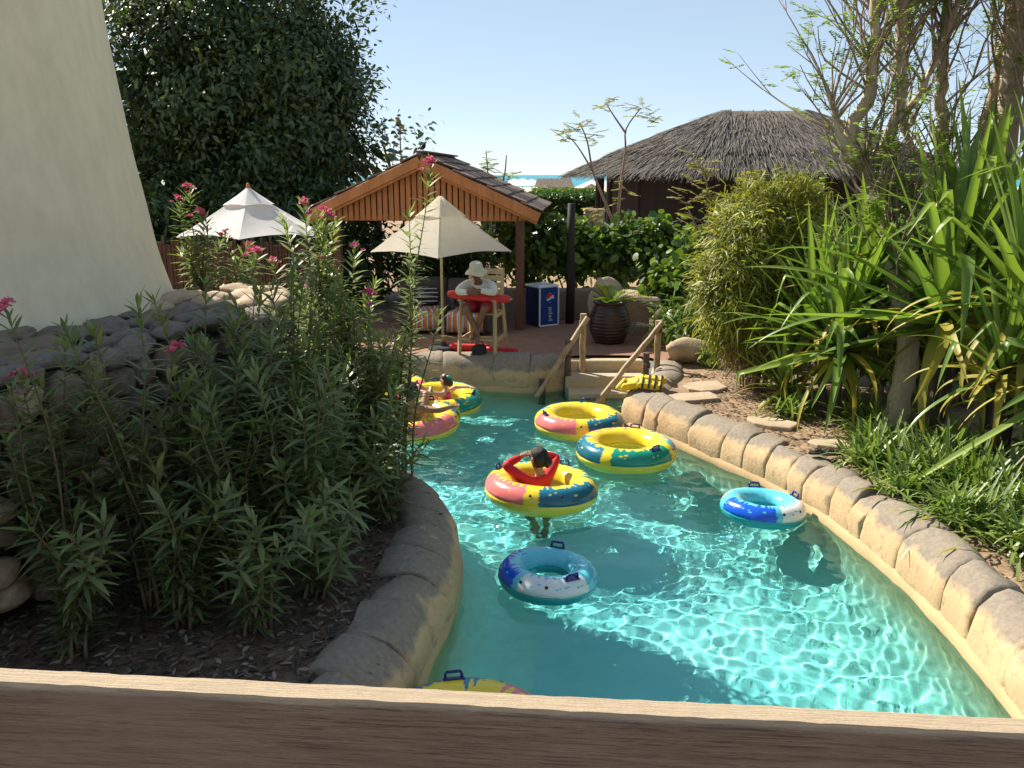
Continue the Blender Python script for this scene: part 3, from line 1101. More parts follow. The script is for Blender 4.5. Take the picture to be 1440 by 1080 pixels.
def swim_tube(kind, x, y, rot, label, handles=(60, 240), tilt=(0, 0), z=None, group=None):
    me, Rm, rm = TUBES[kind]
    t = thing('swim_tube', label, 'swim tube', (x, y, rm * 0.62 if z is None else z), 0, group)
    t.rotation_euler = (R(tilt[0]), R(tilt[1]), R(rot))
    obj('ring', me, t)
    for va in (268, 300, 95):
        q = R(38)
        pos = Vector(((Rm + rm * math.cos(q)) * math.cos(R(va)), (Rm + rm * math.cos(q)) * math.sin(R(va)), rm * math.sin(q) * 0.96))
        obj('valve', VALVE, t, pos, Vector((math.cos(q) * math.cos(R(va)), math.cos(q) * math.sin(R(va)), math.sin(q))).to_track_quat('Z', 'Y').to_euler())
    for h in handles:
        b = R(72)
        a = R(h)
        pos = Vector(((Rm + rm * math.cos(b)) * math.cos(a), (Rm + rm * math.cos(b)) * math.sin(a), rm * 0.97 * math.sin(b)))
        nrm = Vector((math.cos(b) * math.cos(a), math.cos(b) * math.sin(a), math.sin(b)))
        tg = Vector((-math.sin(a), math.cos(a), 0))
        M = Matrix((tg, nrm.cross(tg), nrm)).transposed()
        hd = obj('handle', BAR, t, pos, M.to_euler())
        obj('handle_pad', PAD, hd)
    return t


swim_tube('yellow', 0.87, 10.62, 0, 'yellow swim tube drifting by the bottom of the pool steps, pink patch towards the deck', (75, 200))
swim_tube('yellow', 1.32, 9.42, -120, 'yellow swim tube with a wide green patch, drifting beside the sunlit rock edge', (190, 65))
swim_tube('yellow', 0.30, 8.20, -12, 'yellow swim tube carrying the person in the red top', (70, 172), tilt=(-3, 2))
swim_tube('yellow', -1.25, 10.60, 80, 'yellow swim tube with pink patch carrying the bare shouldered man', (170, 350), tilt=(-2, -5))
swim_tube('yellow', -1.0, 11.66, -65, 'yellow swim tube with green patch carrying the child with a green hair clip', (55, 170), tilt=(2, 4))
swim_tube('yellow', -1.82, 12.22, 100, 'empty yellow swim tube pushed against the rock edge of the deck', (235, 75), tilt=(-4, -3))
swim_tube('yellow', -0.27, 4.12, 160, 'yellow swim tube with blue splashes half hidden by the footbridge railing', (300, 150))
swim_tube('blue', 0.29, 6.30, -35, 'light blue swim tube in the dappled shade', (110, 335), tilt=(-3, 2))
swim_tube('blue', 2.42, 7.72, 15, 'pale blue swim tube with a white patch, floating against the sunlit rock edge', (75, 355), tilt=(-2, 3))


# ================================================================== PAVILION
def pavilion():
    root = thing('pavilion', 'open wooden pavilion with a slatted orange gable and shingled roof', 'pavilion', (-1.57, 15.6, 0.45), R(-5))
    # local: x across the gable, y away from the camera, z up from the deck; ridge at x=0
    RZ, EZ, HW, Y0, Y1 = 3.04, 2.08, 2.08, -0.35, 3.6
    for (x, y) in ((-1.62, 0), (1.72, 0), (-1.62, 3.1), (1.55, 3.1)):
        MB().box((x, y, 1.1), (0.15, 0.15, 2.2), ch=0.01).obj('post', MATS['wood_brown'], root)
    for y in (0, 3.1):
        MB().box((0.05, y, 2.10), (3.7, 0.11, 0.16), ch=0.008).obj('beam', MATS['wood_brown'], root)
    for x in (-1.62, 1.66):
        MB().box((x, 1.55, 2.13), (0.11, 3.3, 0.15), ch=0.008).obj('beam', MATS['wood_brown'], root)
    slope = math.atan2(RZ - EZ, HW)
    # slats of the front gable
    n = 34
    for k in range(n):
        x = -1.74 + 3.48 * k / (n - 1)
        top = RZ - 0.14 - abs(x) * math.tan(slope)
        bot = 1.96
        if top - bot < 0.06:
            continue
        MB().box((x, -0.10 + 0.012 * (k % 2), (top + bot) / 2), (0.082, 0.022, top - bot), ch=0.003).obj('slat', MATS['wood_orange'], root)
    MB().box((0, -0.06, 2.0), (3.64, 0.03, 0.10), ch=0.004).obj('slat_rail', MATS['wood_orange'], root)
    bk = MB()
    bk.add([(-1.80, -0.03, 2.02), (1.80, -0.03, 2.02), (0, -0.03, RZ - 0.16), (-1.80, -0.01, 2.02), (1.80, -0.01, 2.02), (0, -0.01, RZ - 0.16)],
           [(0, 1, 2), (5, 4, 3), (0, 2, 5, 3), (1, 4, 5, 2), (0, 3, 4, 1)])
    bk.obj('gable_back', MATS['wood_brown'], root)
    # fascia boards
    for s in (-1, 1):
        L = HW / math.cos(slope)
        MB().box((s * HW / 2, Y0, (RZ + EZ) / 2 - 0.055), (L, 0.035, 0.17), Matrix.Rotation(s * slope, 3, 'Y'), ch=0.005).obj('fascia', MATS['wood_orange'], root)
        MB().box((s * HW / 2, Y0 + 0.06, (RZ + EZ) / 2 - 0.145), (L * 0.97, 0.05, 0.10), Matrix.Rotation(s * slope, 3, 'Y'), ch=0.005).obj('rafter', MATS['wood_orange'], root)
    # roof boards
    for s in (-1, 1):
        L = HW / math.cos(slope)
        rf = MB().box((s * HW / 2, (Y0 + Y1) / 2 + 0.02, (RZ + EZ) / 2 + 0.03), (L, Y1 - Y0, 0.03), Matrix.Rotation(s * slope, 3, 'Y')).obj('roof', MATS['wood_brown'], root)
        # shingles in stepped courses
        rows, per = 7, 16
        sm = MB().box((0, 0, 0), (0.40, 0.245, 0.028), ch=0.004).me('shingle', MATS['shingle'])
        rnd = random.Random(3 + s)
        for r in range(rows):
            u = (r + 0.55) / rows
            for c in range(per):
                yy = Y0 + 0.13 + (c + (0.5 if r % 2 else 0)) * (Y1 - Y0) / per
                if yy > Y1:
                    continue
                o = obj('shingle', sm, rf, (s * HW * u, yy, RZ - (RZ - EZ) * u + 0.075 + rnd.uniform(-0.006, 0.008)),
                        (rnd.uniform(-0.02, 0.02), s * (slope - 0.075) + rnd.uniform(-0.02, 0.02), rnd.uniform(-0.03, 0.03)))
    for k in range(10):
        MB().box((0, Y0 + 0.2 + k * 0.39, RZ + 0.105), (0.2, 0.36, 0.03), ch=0.006).obj('ridge_cap', MATS['shingle'], root)


pavilion()


# small dark bird on the ridge
def bird():
    mb = MB()
    mb.tube([(0, 0.10, 0.03), (0, 0.03, 0.05), (0, -0.02, 0.075), (0, -0.05, 0.105), (0, -0.06, 0.13), (0, -0.075, 0.138)], [0.008, 0.03, 0.04, 0.032, 0.022, 0.004], 10)
    mb.tube([(0.015, 0, 0.05), (0.015, 0, 0)], 0.004, 5)
    mb.tube([(-0.015, 0, 0.05), (-0.015, 0, 0)], 0.004, 5)
    tag(mb.obj('bird', MATS['black_cloth'], None, True, loc=(-1.565, 15.55, 3.607), rot=(0, 0, 0.6)), 'small dark bird perched on the pavilion ridge', 'bird')


bird()


# ================================================================== PARASOLS
def parasol(name_label, x, y, zbase, ztop, zedge, half, sides, rot, m, finial=True, tilt=0.0, pole='wood_pale', lip=0.12):
    root = thing('parasol', name_label, 'parasol', (x, y, zbase), 0)
    H = ztop - zbase
    E_ = zedge - zbase
    MB().tube([(0, 0, 0), (0, 0, H - 0.02)], 0.022, 10).obj('pole', MATS[pole], root, True)
    MB().lathe([(0.02, 0.12), (0.05, 0.12), (0.06, 0.06), (0.22, 0.05), (0.24, 0.02), (0.24, 0.0)], 20).obj('base', MATS['black_rubber'], root)

    def canopy(r0, z0, r1, z1, sag, rings, flounce):
        per = 10
        V, F = [], []
        n = sides * per
        for k in range(rings + 1):
            t = k / rings
            for i in range(n):
                a = 2 * PI * i / n + rot
                f = (i % per) / per
                d = abs(f - 0.5) * 2
                cut = math.cos(PI / sides) / math.cos((f - 0.5) * 2 * PI / sides)
                rr = (r0 + (r1 - r0) * t) * (cut * (1 - 0.0) + 0)
                zz = z0 + (z1 - z0) * (t ** 0.92) - sag * math.sin(PI * t) * (1 - d * d) * 1.0 + 0.045 * (1 - d * d) * t * (r1 / 1.1)
                zz += 0.006 * noise.noise((math.cos(a) * 4, math.sin(a) * 4, t * 4))
                V.append((rr * math.cos(a), rr * math.sin(a), zz))
        for k in range(rings):
            for i in range(n):
                j = (i + 1) % n
                F.append((k * n + i, (k + 1) * n + i, (k + 1) * n + j, k * n + j))
        return V, F

    V, F = canopy(0.05, H - 0.02, half, E_, 0.05, 12, 0)
    c = obj('canopy', np_mesh('canopy', V, F, m, True), root)
    smooth_by_angle(c, 14)
    V, F = canopy(0.03, H + 0.02, half * 0.36, H - (H - E_) * 0.345, 0.0, 5, 0)
    v = obj('vent', np_mesh('vent', V, F, m, True), c)
    smooth_by_angle(v, 14)
    for k in range(sides):
        a = 2 * PI * k / sides + rot
        MB().tube([(0.03 * math.cos(a), 0.03 * math.sin(a), H - 0.06), (half * 0.985 * math.cos(a), half * 0.985 * math.sin(a), E_ - 0.015)], 0.009, 6).obj('rib', MATS[pole], root)
        MB().tube([(0.03 * math.cos(a), 0.03 * math.sin(a), E_ - 0.05), (half * 0.5 * math.cos(a), half * 0.5 * math.sin(a), (H + E_) / 2 - 0.06)], 0.008, 6).obj('strut', MATS[pole], root)
    if finial:
        MB().lathe([(0.03, 0), (0.035, 0.03), (0.028, 0.06), (0.02, 0.09), (0.001, 0.1)], 12, (0, 0, H)).obj('finial', MATS['wood_orange'], root, True)
    if tilt:
        c.rotation_euler = (tilt, 0, 0)
    return root


def canvas_mat(name, col, trans):
    m, nt, bs = _new(name)
    tc = nt.nodes.new('ShaderNodeTexCoord').outputs['Object']
    nz = _noise(nt, 4, 5, 0.6, tc)
    c = _mix(nt, _ramp(nt, nz.outputs['Fac'], 0.3, 0.7), col, tuple(x * 0.9 for x in col))
    nt.links.new(c, bs.inputs['Base Color'])
    bs.inputs['Roughness'].default_value = 0.9
    _bump(nt, bs, _noise(nt, 7, 4, 0.6, tc).outputs['Fac'], 0.15, 0.02)
    tr = nt.nodes.new('ShaderNodeBsdfTranslucent')
    nt.links.new(c, tr.inputs['Color'])
    ms = nt.nodes.new('ShaderNodeMixShader')
    ms.inputs[0].default_value = trans
    nt.links.new(bs.outputs[0], ms.inputs[1])
    nt.links.new(tr.outputs[0], ms.inputs[2])
    nt.links.new(ms.outputs[0], nt.nodes['Material Output'].inputs[0])
    return m


parasol('cream canvas parasol shading the lifeguard chair', -1.12, 13.62, 0.45, 2.86, 2.02, 1.12, 4, R(-88), canvas_mat('canvas_cream', (0.90, 0.84, 0.70), 0.62), False)
parasol('white canvas parasol with a wooden finial beyond the stone wall', -4.25, 14.1, 0.45, 2.98, 2.26, 1.2, 6, R(-82), canvas_mat('canvas_light', (0.84, 0.82, 0.79), 0.35), True, 0.0, 'wood_brown')


# ================================================================== POST, COOLER, POT
mb = MB()
mb.tube([(0, 0, 0), (0.01, 0, 0.8), (-0.005, 0, 1.6), (0, 0, 2.26)], [0.085, 0.08, 0.075, 0.07], 12)
tag(mb.obj('wooden_post', MATS['wood_dark'], None, True, loc=(1.10, 16.1, 0.43)), 'tall dark round wooden post standing before the green shrubs', 'post')


def cooler():
    mat('cooler_blue', (0.008, 0.04, 0.19), (0.012, 0.06, 0.25), 4, 0.35, lo=0.2, hi=0.8)
    mat('cooler_navy', (0.006, 0.016, 0.06), (0.008, 0.02, 0.075), 4, 0.4)
    mat('print_white', (0.70, 0.72, 0.75), None, 4, 0.5)
    mat('print_red', (0.62, 0.03, 0.02), None, 4, 0.5)
    mat('print_blue', (0.01, 0.08, 0.42), None, 4, 0.5)
    t = thing('drinks_cooler', 'blue drinks cooler box with round red, white and blue emblem', 'cooler', (0.56, 15.95, 0.45), R(33))
    MB().box((0, 0, 0.36), (0.44, 0.46, 0.72), ch=0.02).obj('body', MATS['cooler_navy'], t)
    MB().box((0, 0, 0.745), (0.46, 0.48, 0.05), ch=0.015).obj('lid', MATS['white_plastic'], t)
    MB().box((0.02, -0.02, 0.79), (0.12, 0.08, 0.05), ch=0.015).obj('lid_bag', MATS['white_plastic'], t)
    # printed panel on the face that looks back to the camera
    p = MB().box((0.0, -0.236, 0.37), (0.425, 0.012, 0.69), ch=0.003).obj('panel', MATS['cooler_blue'], t)
    for s in (-1, 1):
        MB().box((s * 0.212, -0.238, 0.37), (0.03, 0.02, 0.70), ch=0.004).obj('edge_trim', MATS['white_plastic'], t)
    MB().box((0.0, -0.238, 0.02), (0.40, 0.018, 0.03), ch=0.004).obj('edge_trim', MATS['white_plastic'], t)
    # emblem: disc of three wavy fields
    cx, cz, r = 0.02, 0.535, 0.088

    def field(f0, f1, m, name, yy):
        V, F = [], []
        n = 24
        for i in range(n + 1):
            x = -r + 2 * r * i / n
            h = math.sqrt(max(0, r * r - x * x))
            lo = max(-h, min(h, f0(x / r) * r))
            hi = max(-h, min(h, f1(x / r) * r))
            V += [(cx + x, yy, cz + lo), (cx + x, yy, cz + hi)]
        for i in range(n):
            F.append((2 * i, 2 * i + 2, 2 * i + 3, 2 * i + 1))
        obj(name, np_mesh(name, V, F, m), p)
    field(lambda x: -2, lambda x: 2, MATS['print_white'], 'emblem_disc', -0.2434)
    field(lambda x: 0.18 + 0.35 * x + 0.12 * math.sin(3 * x), lambda x: 0.93, MATS['print_red'], 'emblem_field', -0.2450)
    field(lambda x: -0.93, lambda x: -0.38 + 0.18 * x + 0.12 * math.sin(3 * x), MATS['print_blue'], 'emblem_field', -0.2450)
    # word running up the panel
    cu = bpy.data.curves.new('lettering', 'FONT')
    cu.body = 'pepsi'
    cu.size = 0.13
    cu.extrude = 0.0006
    cu.align_x = 'CENTER'
    cu.align_y = 'CENTER'
    tmp = bpy.data.objects.new('tmp', cu)
    COL.objects.link(tmp)
    bpy.context.view_layer.update()
    me = bpy.data.meshes.new_from_object(tmp.evaluated_get(bpy.context.evaluated_depsgraph_get()))
    bpy.data.objects.remove(tmp)
    me.materials.clear()
    me.materials.append(MATS['print_white'])
    obj('lettering', me, p, (0.01, -0.2440, 0.235), Matrix(((0, -1, 0), (0, 0, -1), (1, 0, 0))).to_euler())


cooler()


def pot():
    t = thing('plant_pot', 'big dark brown ribbed clay pot beside the steps', 'pot', (1.64, 14.2, 0.45))
    prof = [(0.02, 0.0), (0.20, 0.0)]
    for k in range(40):
        u = k / 39
        r = 0.21 + 0.15 * math.sin(PI * (0.12 + 0.76 * u)) ** 1.0 - 0.015
        prof.append((r + 0.008 * math.sin(u * 2 * PI * 11), 0.02 + 0.62 * u))
    prof += [(0.26, 0.66), (0.29, 0.68), (0.28, 0.70), (0.24, 0.70), (0.23, 0.62), (0.02, 0.60)]
    MB().lathe(prof, 40).obj('body', MATS['glaze'], t, True)
    MB().lathe([(0.235, 0.615), (0.1, 0.625), (0.0, 0.63)], 24).obj('soil', MATS['dark_mulch'], t)
    # small cycad growing in it
    pl = thing('potted_palm', 'small palm with yellowing fronds growing in the dark brown pot', 'palm', (1.64, 14.2, 1.07))
    rnd = random.Random(2)
    for k, (az, el, L) in enumerate([(200, 62, 0.6), (160, 50, 0.55), (10, 25, 0.75), (25, 38, 0.62), (-30, 30, 0.5), (255, 30, 0.5), (95, 60, 0.5), (225, 35, 0.5), (340, 55, 0.45), (60, 35, 0.55)]):
        d = Vector((math.cos(R(az)) * math.cos(R(el)), math.sin(R(az)) * math.cos(R(el)), math.sin(R(el))))
        n = 24
        pts = [d * L * (i / (n - 1)) + Vector((0, 0, -0.28 * L * (i / (n - 1)) ** 2)) for i in range(n)]
        O, D, U, LL = [], [], [], []
        sd = d.cross(Vector((0, 0, 1))).normalized()
        up = sd.cross(d).normalized()
        for i in range(3, n):
            for s in (-1, 1):
                O.append(pts[i])
                D.append(sd * s * 0.8 + d * 0.6 + up * 0.35)
                U.append(up)
                LL.append(0.17 * math.sin(PI * (0.15 + 0.8 * i / n)) + 0.02)
        N = len(O)
        yel = k in (0, 2, 3)
        dat = blades(np.array(O), np.array(D), np.array(U), np.array(LL), np.full(N, 0.017), np.full(N, 0.2), [(0, 0.8), (0.5, 1), (1, 0.1)], v=RNG.uniform(0.3, 1, N))
        fr = blade_obj('frond', dat, MATS['leaf_yellow' if yel else 'leaf_grape'], pl, kind=None)
        mb = MB()
        mb.tube(pts, [0.008] * n, 5)
        mb.obj('rib', MATS['stem_green'], fr)


pot()


# ================================================================== BAMBOO HANDRAILS
def handrail(label, posts, pole_a, pole_b, lash):
    root = thing('bamboo_handrail', label, 'handrail', (posts[0][0], posts[0][1], posts[0][2]), 0)
    o0 = Vector(posts[0][:3])
    rnd = random.Random(len(label))
    for (x, y, z0, z1, dark) in posts:
        p = Vector((x, y, 0)) - Vector((o0.x, o0.y, 0))
        k = 7
        MB().tube([(p.x + rnd.uniform(-0.006, 0.006), p.y, z0 - o0.z + (z1 - z0) * i / (k - 1)) for i in range(k)], [0.047 + rnd.uniform(-0.003, 0.004) for _ in range(k)], 12).obj('post', MATS['bamboo_dark' if dark else 'bamboo'], root, False)
    A, B = Vector(pole_a) - o0, Vector(pole_b) - o0
    k = 12
    MB().tube([A.lerp(B, i / (k - 1)) + Vector((0, 0, rnd.uniform(-0.008, 0.008))) for i in range(k)], [0.04 + rnd.uniform(-0.003, 0.004) for _ in range(k)], 12).obj('pole', MATS['bamboo'], root)
    for l in lash:
        c = Vector(l) - o0
        mb = MB()
        for q in range(4):
            mb.lathe([(0.058, -0.008), (0.066, 0.0), (0.058, 0.008)], 14, (c.x, c.y, c.z - 0.03 + 0.02 * q))
        mb.obj('lashing', MATS['rope'], root)


handrail('bamboo handrail at the deck side of the pool steps', [(0.45, 12.40, -0.5, 0.24, True), (0.84, 12.58, -0.4, 0.80, True), (1.08, 12.80, 0.25, 1.16, False)],
         (0.36, 12.26, -0.02), (1.14, 12.72, 1.12), [(0.84, 12.58, 0.62), (1.08, 12.80, 1.02)])
handrail('bamboo handrail at the planting bed side of the pool steps', [(1.30, 11.92, -0.5, 0.10, False), (1.98, 12.30, -0.1, 0.66, True), (2.16, 12.42, 0.10, 1.12, False)],
         (1.16, 11.80, -0.04), (2.20, 12.34, 1.10), [(1.98, 12.30, 0.47), (2.16, 12.42, 0.98)])


# ================================================================== LIFE VEST ON THE ROCK EDGE
def vest():
    mat('vest_yellow', (0.78, 0.55, 0.02), (0.66, 0.45, 0.02), 8, 0.6, 0.3, 0.01)
    t = thing('life_vest', 'yellow life vest with black straps draped over the rock edge', 'life vest', (1.72, 11.0, 0.47), R(-12))

    def pad(cx, cy, cz, sx, sy, sz, m, name, rot=(0, 0, 0)):
        V, F = [], []
        nu, nv = 20, 10
        for i in range(nv + 1):
            b = -PI / 2 + PI * i / nv
            for j in range(nu):
                a = 2 * PI * j / nu
                e = 0.45
                f = lambda q: math.copysign(abs(q) ** e, q)
                x, y, z = f(math.cos(b)) * f(math.cos(a)), f(math.cos(b)) * f(math.sin(a)), f(math.sin(b))
                w = 1 + 0.06 * noise.noise((x * 2 + cx * 9, y * 2, z * 2))
                V.append((x * sx * w, y * sy * w, z * sz * w + 0.012 * math.sin(x * 9)))
        for i in range(nv):
            for j in range(nu):
                k = (j + 1) % nu
                F.append((i * nu + j, i * nu + k, (i + 1) * nu + k, (i + 1) * nu + j))
        return obj(name, np_mesh(name, V, F, m, True), t, (cx, cy, cz), rot)
    pad(-0.15, -0.02, 0.03, 0.14, 0.12, 0.055, MATS['vest_yellow'], 'front_panel', (0.1, -0.35, 0.1))
    pad(0.10, -0.08, 0.05, 0.19, 0.08, 0.045, MATS['vest_yellow'], 'front_panel', (0.2, 0.05, -0.1))
    pad(0.12, 0.10, 0.07, 0.20, 0.09, 0.05, MATS['vest_yellow'], 'back_panel', (0.0, 0.05, 0.15))
    MB().tube([(-0.27 + 0.0 * k + 0.05 * math.cos(a), -0.02 + 0.07 * math.sin(a), 0.03 + 0.06 * math.cos(a)) for k, a in enumerate([x * 2 * PI / 16 for x in range(17)])], 0.022, 8).obj('collar', MATS['vest_yellow'], t, True)
    for x in (0.02, 0.10, 0.18, 0.26):
        MB().tube([(x, -0.175, 0.02), (x, -0.165, 0.075), (x, -0.10, 0.108), (x, 0.0, 0.118), (x, 0.12, 0.128), (x, 0.19, 0.11)], 0.014, 6).obj('strap', MATS['black_cloth'], t)


vest()

# flip-flops left on the rock edge
t = None
for k, (dx, dy, rz) in enumerate([(0, 0, 1.9), (0.115, -0.05, 1.65)]):
    t = thing('flip_flop', 'black flip-flop lying on the sunlit rock edge', 'flip-flop', (3.10 + dx, 8.20 + dy, 0.475), rz, 'black flip-flops on the rock edge')
    V, F = [], []
    n = 20
    for z in (0, 0.018):
        for i in range(n):
            a = 2 * PI * i / n
            y = 0.125 * math.sin(a)
            V.append((0.045 * math.cos(a) * (1 + 0.25 * math.sin(a)), y, z))
    for i in range(n):
        j = (i + 1) % n
        F.append((i, j, n + j, n + i))
    F += [tuple(range(n, 2 * n)), tuple(reversed(range(n)))]
    obj('sole', np_mesh('sole', V, F, MATS['black_rubber']), t)
    for s in (-1, 1):
        MB().tube([(0, 0.07, 0.015), (s * 0.02, 0.03, 0.045), (s * 0.045, -0.03, 0.015)], 0.007, 6).obj('strap', MATS['black_rubber'], t)


# ================================================================== LIFEGUARD CHAIR AND RESCUE GEAR
CH = Vector((-0.47, 13.12, 0.45))
CHR = R(-14)


def guard_chair():
    t = thing('lifeguard_chair', 'pale wooden lifeguard chair on the deck edge', 'chair', CH, CHR)
    W = MATS['wood_pale']
    for s in (-1, 1):
        MB().tube([(s * 0.29, -0.28, 0), (s * 0.26, -0.20, 0.92)], 0.033, 4).obj('leg', W, t)
        MB().tube([(s * 0.30, 0.42, 0), (s * 0.26, 0.24, 0.92), (s * 0.25, 0.34, 1.34)], 0.03, 4).obj('leg', W, t)
        MB().box((s * 0.27, 0.02, 0.90), (0.07, 0.62, 0.035), ch=0.006).obj('armrest', W, t)
        MB().box((s * 0.275, 0.05, 0.66), (0.03, 0.52, 0.06), ch=0.005).obj('side_rail', W, t)
        MB().box((s * 0.285, 0.06, 0.28), (0.03, 0.60, 0.06), ch=0.005).obj('side_rail', W, t)
    MB().box((0, -0.25, 0.30), (0.52, 0.09, 0.03), ch=0.005).obj('footrest', W, t)
    MB().box((0, 0.38, 0.2), (0.54, 0.03, 0.06), ch=0.005).obj('back_rail', W, t)
    for k in range(5):
        MB().box((0, -0.18 + 0.1 * k, 0.69), (0.50, 0.085, 0.022), ch=0.004).obj('seat_slat', W, t)
    for k in range(5):
        MB().box((0, 0.262 + 0.022 * k, 0.86 + 0.105 * k), (0.46, 0.022, 0.085), Matrix.Rotation(-0.22, 3, 'X'), ch=0.004).obj('back_slat', W, t)


guard_chair()


def rescue_tube(label, a, b, rad=0.06):
    A, B = Vector(a), Vector(b)
    t = thing('rescue_tube', label, 'rescue tube', A)
    n = 14
    L = (B - A)
    mb = MB()
    mb.tube([L * (i / (n - 1)) + Vector((0, 0, -0.012 * math.sin(PI * i / (n - 1)))) for i in range(n)], [rad * (0.7 if i in (0, n - 1) else 1) for i in range(n)], 12)
    mb.obj('foam_body', MATS['red_foam'], t, True)
    MB().tube([Vector((0, 0, 0)), L * -0.04, L * -0.03 + Vector((0, 0.02, -0.12)), L * 0.06 + Vector((0, 0.01, -0.2)), L * 0.22 + Vector((0, 0.05, -0.16))], 0.011, 6).obj('strap', MATS['black_cloth'], t)
    MB().tube([L, L * 1.035], [0.02, 0.012], 8).obj('clip', MATS['wood_pale'], t)


rescue_tube('red foam rescue tube lying across the arms of the lifeguard chair', (-0.98, 12.98, 1.44), (-0.03, 12.78, 1.385), 0.062)
rescue_tube('red foam rescue tube on the deck beside the parasol pole', (-1.0, 13.5, 0.52), (-0.36, 13.42, 0.52), 0.06)
rescue_tube('red foam rescue tube on the deck behind the black bag', (-0.42, 13.22, 0.52), (0.10, 13.08, 0.52), 0.06)


def bag():
    t = thing('bag', 'small black bag on the deck under the lifeguard chair', 'bag', (-0.50, 12.90, 0.47))
    V, F = [], []
    nu, nv = 16, 9
    for i in range(nv + 1):
        b = -PI / 2 + PI * i / nv
        for j in range(nu):
            a = 2 * PI * j / nu
            f = lambda q: math.copysign(abs(q) ** 0.6, q)
            x, y, z = f(math.cos(b)) * f(math.cos(a)), f(math.cos(b)) * f(math.sin(a)), f(math.sin(b))
            w = 1 + 0.15 * noise.noise((x * 1.5, y * 1.5, z * 1.5))
            V.append((x * 0.115 * w, y * 0.075 * w, 0.10 + z * 0.10 * w))
    for i in range(nv):
        for j in range(nu):
            k = (j + 1) % nu
            F.append((i * nu + j, i * nu + k, (i + 1) * nu + k, (i + 1) * nu + j))
    obj('body', np_mesh('body', V, F, MATS['black_cloth'], True), t)
    MB().tube([(-0.06, 0, 0.19), (-0.04, 0, 0.25), (0.04, 0, 0.25), (0.06, 0, 0.19)], 0.01, 6).obj('strap', MATS['black_cloth'], t)


bag()


# ================================================================== WICKER ARMCHAIRS WITH TOWELS
def stripes(name, a, b, c, scale, axis='X'):
    m, nt, bs = _new(name)
    tc = nt.nodes.new('ShaderNodeTexCoord').outputs['Object']
    sep = nt.nodes.new('ShaderNodeSeparateXYZ')
    nt.links.new(tc, sep.inputs[0])
    mu = nt.nodes.new('ShaderNodeMath')
    mu.operation = 'MULTIPLY'
    mu.inputs[1].default_value = scale
    nt.links.new(sep.outputs[axis], mu.inputs[0])
    fr = nt.nodes.new('ShaderNodeMath')
    fr.operation = 'FRACT'
    nt.links.new(mu.outputs[0], fr.inputs[0])
    g1 = nt.nodes.new('ShaderNodeMath')
    g1.operation = 'GREATER_THAN'
    g1.inputs[1].default_value = 0.5
    nt.links.new(fr.outputs[0], g1.inputs[0])
    g2 = nt.nodes.new('ShaderNodeMath')
    g2.operation = 'GREATER_THAN'
    g2.inputs[1].default_value = 0.78
    nt.links.new(fr.outputs[0], g2.inputs[0])
    nt.links.new(_mix(nt, g2.outputs[0], _mix(nt, g1.outputs[0], a, b), c), bs.inputs['Base Color'])
    bs.inputs['Roughness'].default_value = 0.95
    return m


TOWEL = stripes('towel_stripe', (0.62, 0.20, 0.03), (0.62, 0.60, 0.62), (0.16, 0.20, 0.42), 10.5, 'X')
CUSHION = stripes('cushion_stripe', (0.02, 0.02, 0.025), (0.5, 0.48, 0.44), (0.02, 0.02, 0.025), 13, 'Z')


def armchair(x, y, rz, label, towel_label, cush_label):
    t = thing('armchair', label, 'armchair', (x, y, 0.45), rz, None)
    W = MATS['wicker']
    MB().box((0, 0, 0.21), (0.80, 0.72, 0.34), ch=0.03).obj('seat_base', W, t)
    MB().box((0, 0.36, 0.52), (0.86, 0.14, 0.82), Matrix.Rotation(-0.12, 3, 'X'), ch=0.04).obj('backrest', W, t)
    for s in (-1, 1):
        MB().box((s * 0.41, 0.02, 0.33), (0.12, 0.74, 0.58), ch=0.035).obj('armrest', W, t)
    for sx in (-1, 1):
        for sy in (-1, 1):
            MB().box((sx * 0.34, sy * 0.30, 0.02), (0.06, 0.06, 0.05)).obj('foot', W, t)
    # towel draped over the seat and down the front
    tw = thing('towel', towel_label, 'towel', (x, y, 0.45), rz)
    prof = [(0.28, 0.43), (0.1, 0.405), (-0.1, 0.40), (-0.3, 0.40), (-0.38, 0.385), (-0.41, 0.33), (-0.425, 0.2), (-0.435, 0.06)]
    V, F = [], []
    n = 14
    for i in range(n):
        u = i / (n - 1) - 0.5
        for (py, pz) in prof:
            V.append((u * 0.62 + 0.05 * u * max(0, -py), py + 0.012 * math.sin(u * 19) * (1 if py < -0.35 else 0.2), pz + 0.012 + 0.006 * math.sin(u * 23 + py * 5)))
    k = len(prof)
    for i in range(n - 1):
        for j in range(k - 1):
            F.append((i * k + j, i * k + j + 1, (i + 1) * k + j + 1, (i + 1) * k + j))
    to = obj('cloth', np_mesh('cloth', V, F, TOWEL, True), tw)
    so = to.modifiers.new('thickness', 'SOLIDIFY')
    so.thickness = 0.01
    # cushion
    V, F = [], []
    nu, nv = 20, 10
    for i in range(nv + 1):
        b = -PI / 2 + PI * i / nv
        for j in range(nu):
            a = 2 * PI * j / nu
            f = lambda q, e: math.copysign(abs(q) ** e, q)
            V.append((0.23 * f(math.cos(b), 0.8) * f(math.cos(a), 0.5), 0.075 * math.sin(b), 0.17 * f(math.cos(b), 0.8) * f(math.sin(a), 0.5)))
    for i in range(nv):
        for j in range(nu):
            q = (j + 1) % nu
            F.append((i * nu + j, i * nu + q, (i + 1) * nu + q, (i + 1) * nu + j))
    cu = obj('cushion', np_mesh('cushion', V, F, CUSHION, True), None,
             (x - 0.2 * math.sin(rz) * 1 + 0.02, y + 0.2 * math.cos(rz), 0.45 + 0.60), (-0.3, 0, rz))
    tag(cu, cush_label, 'cushion')


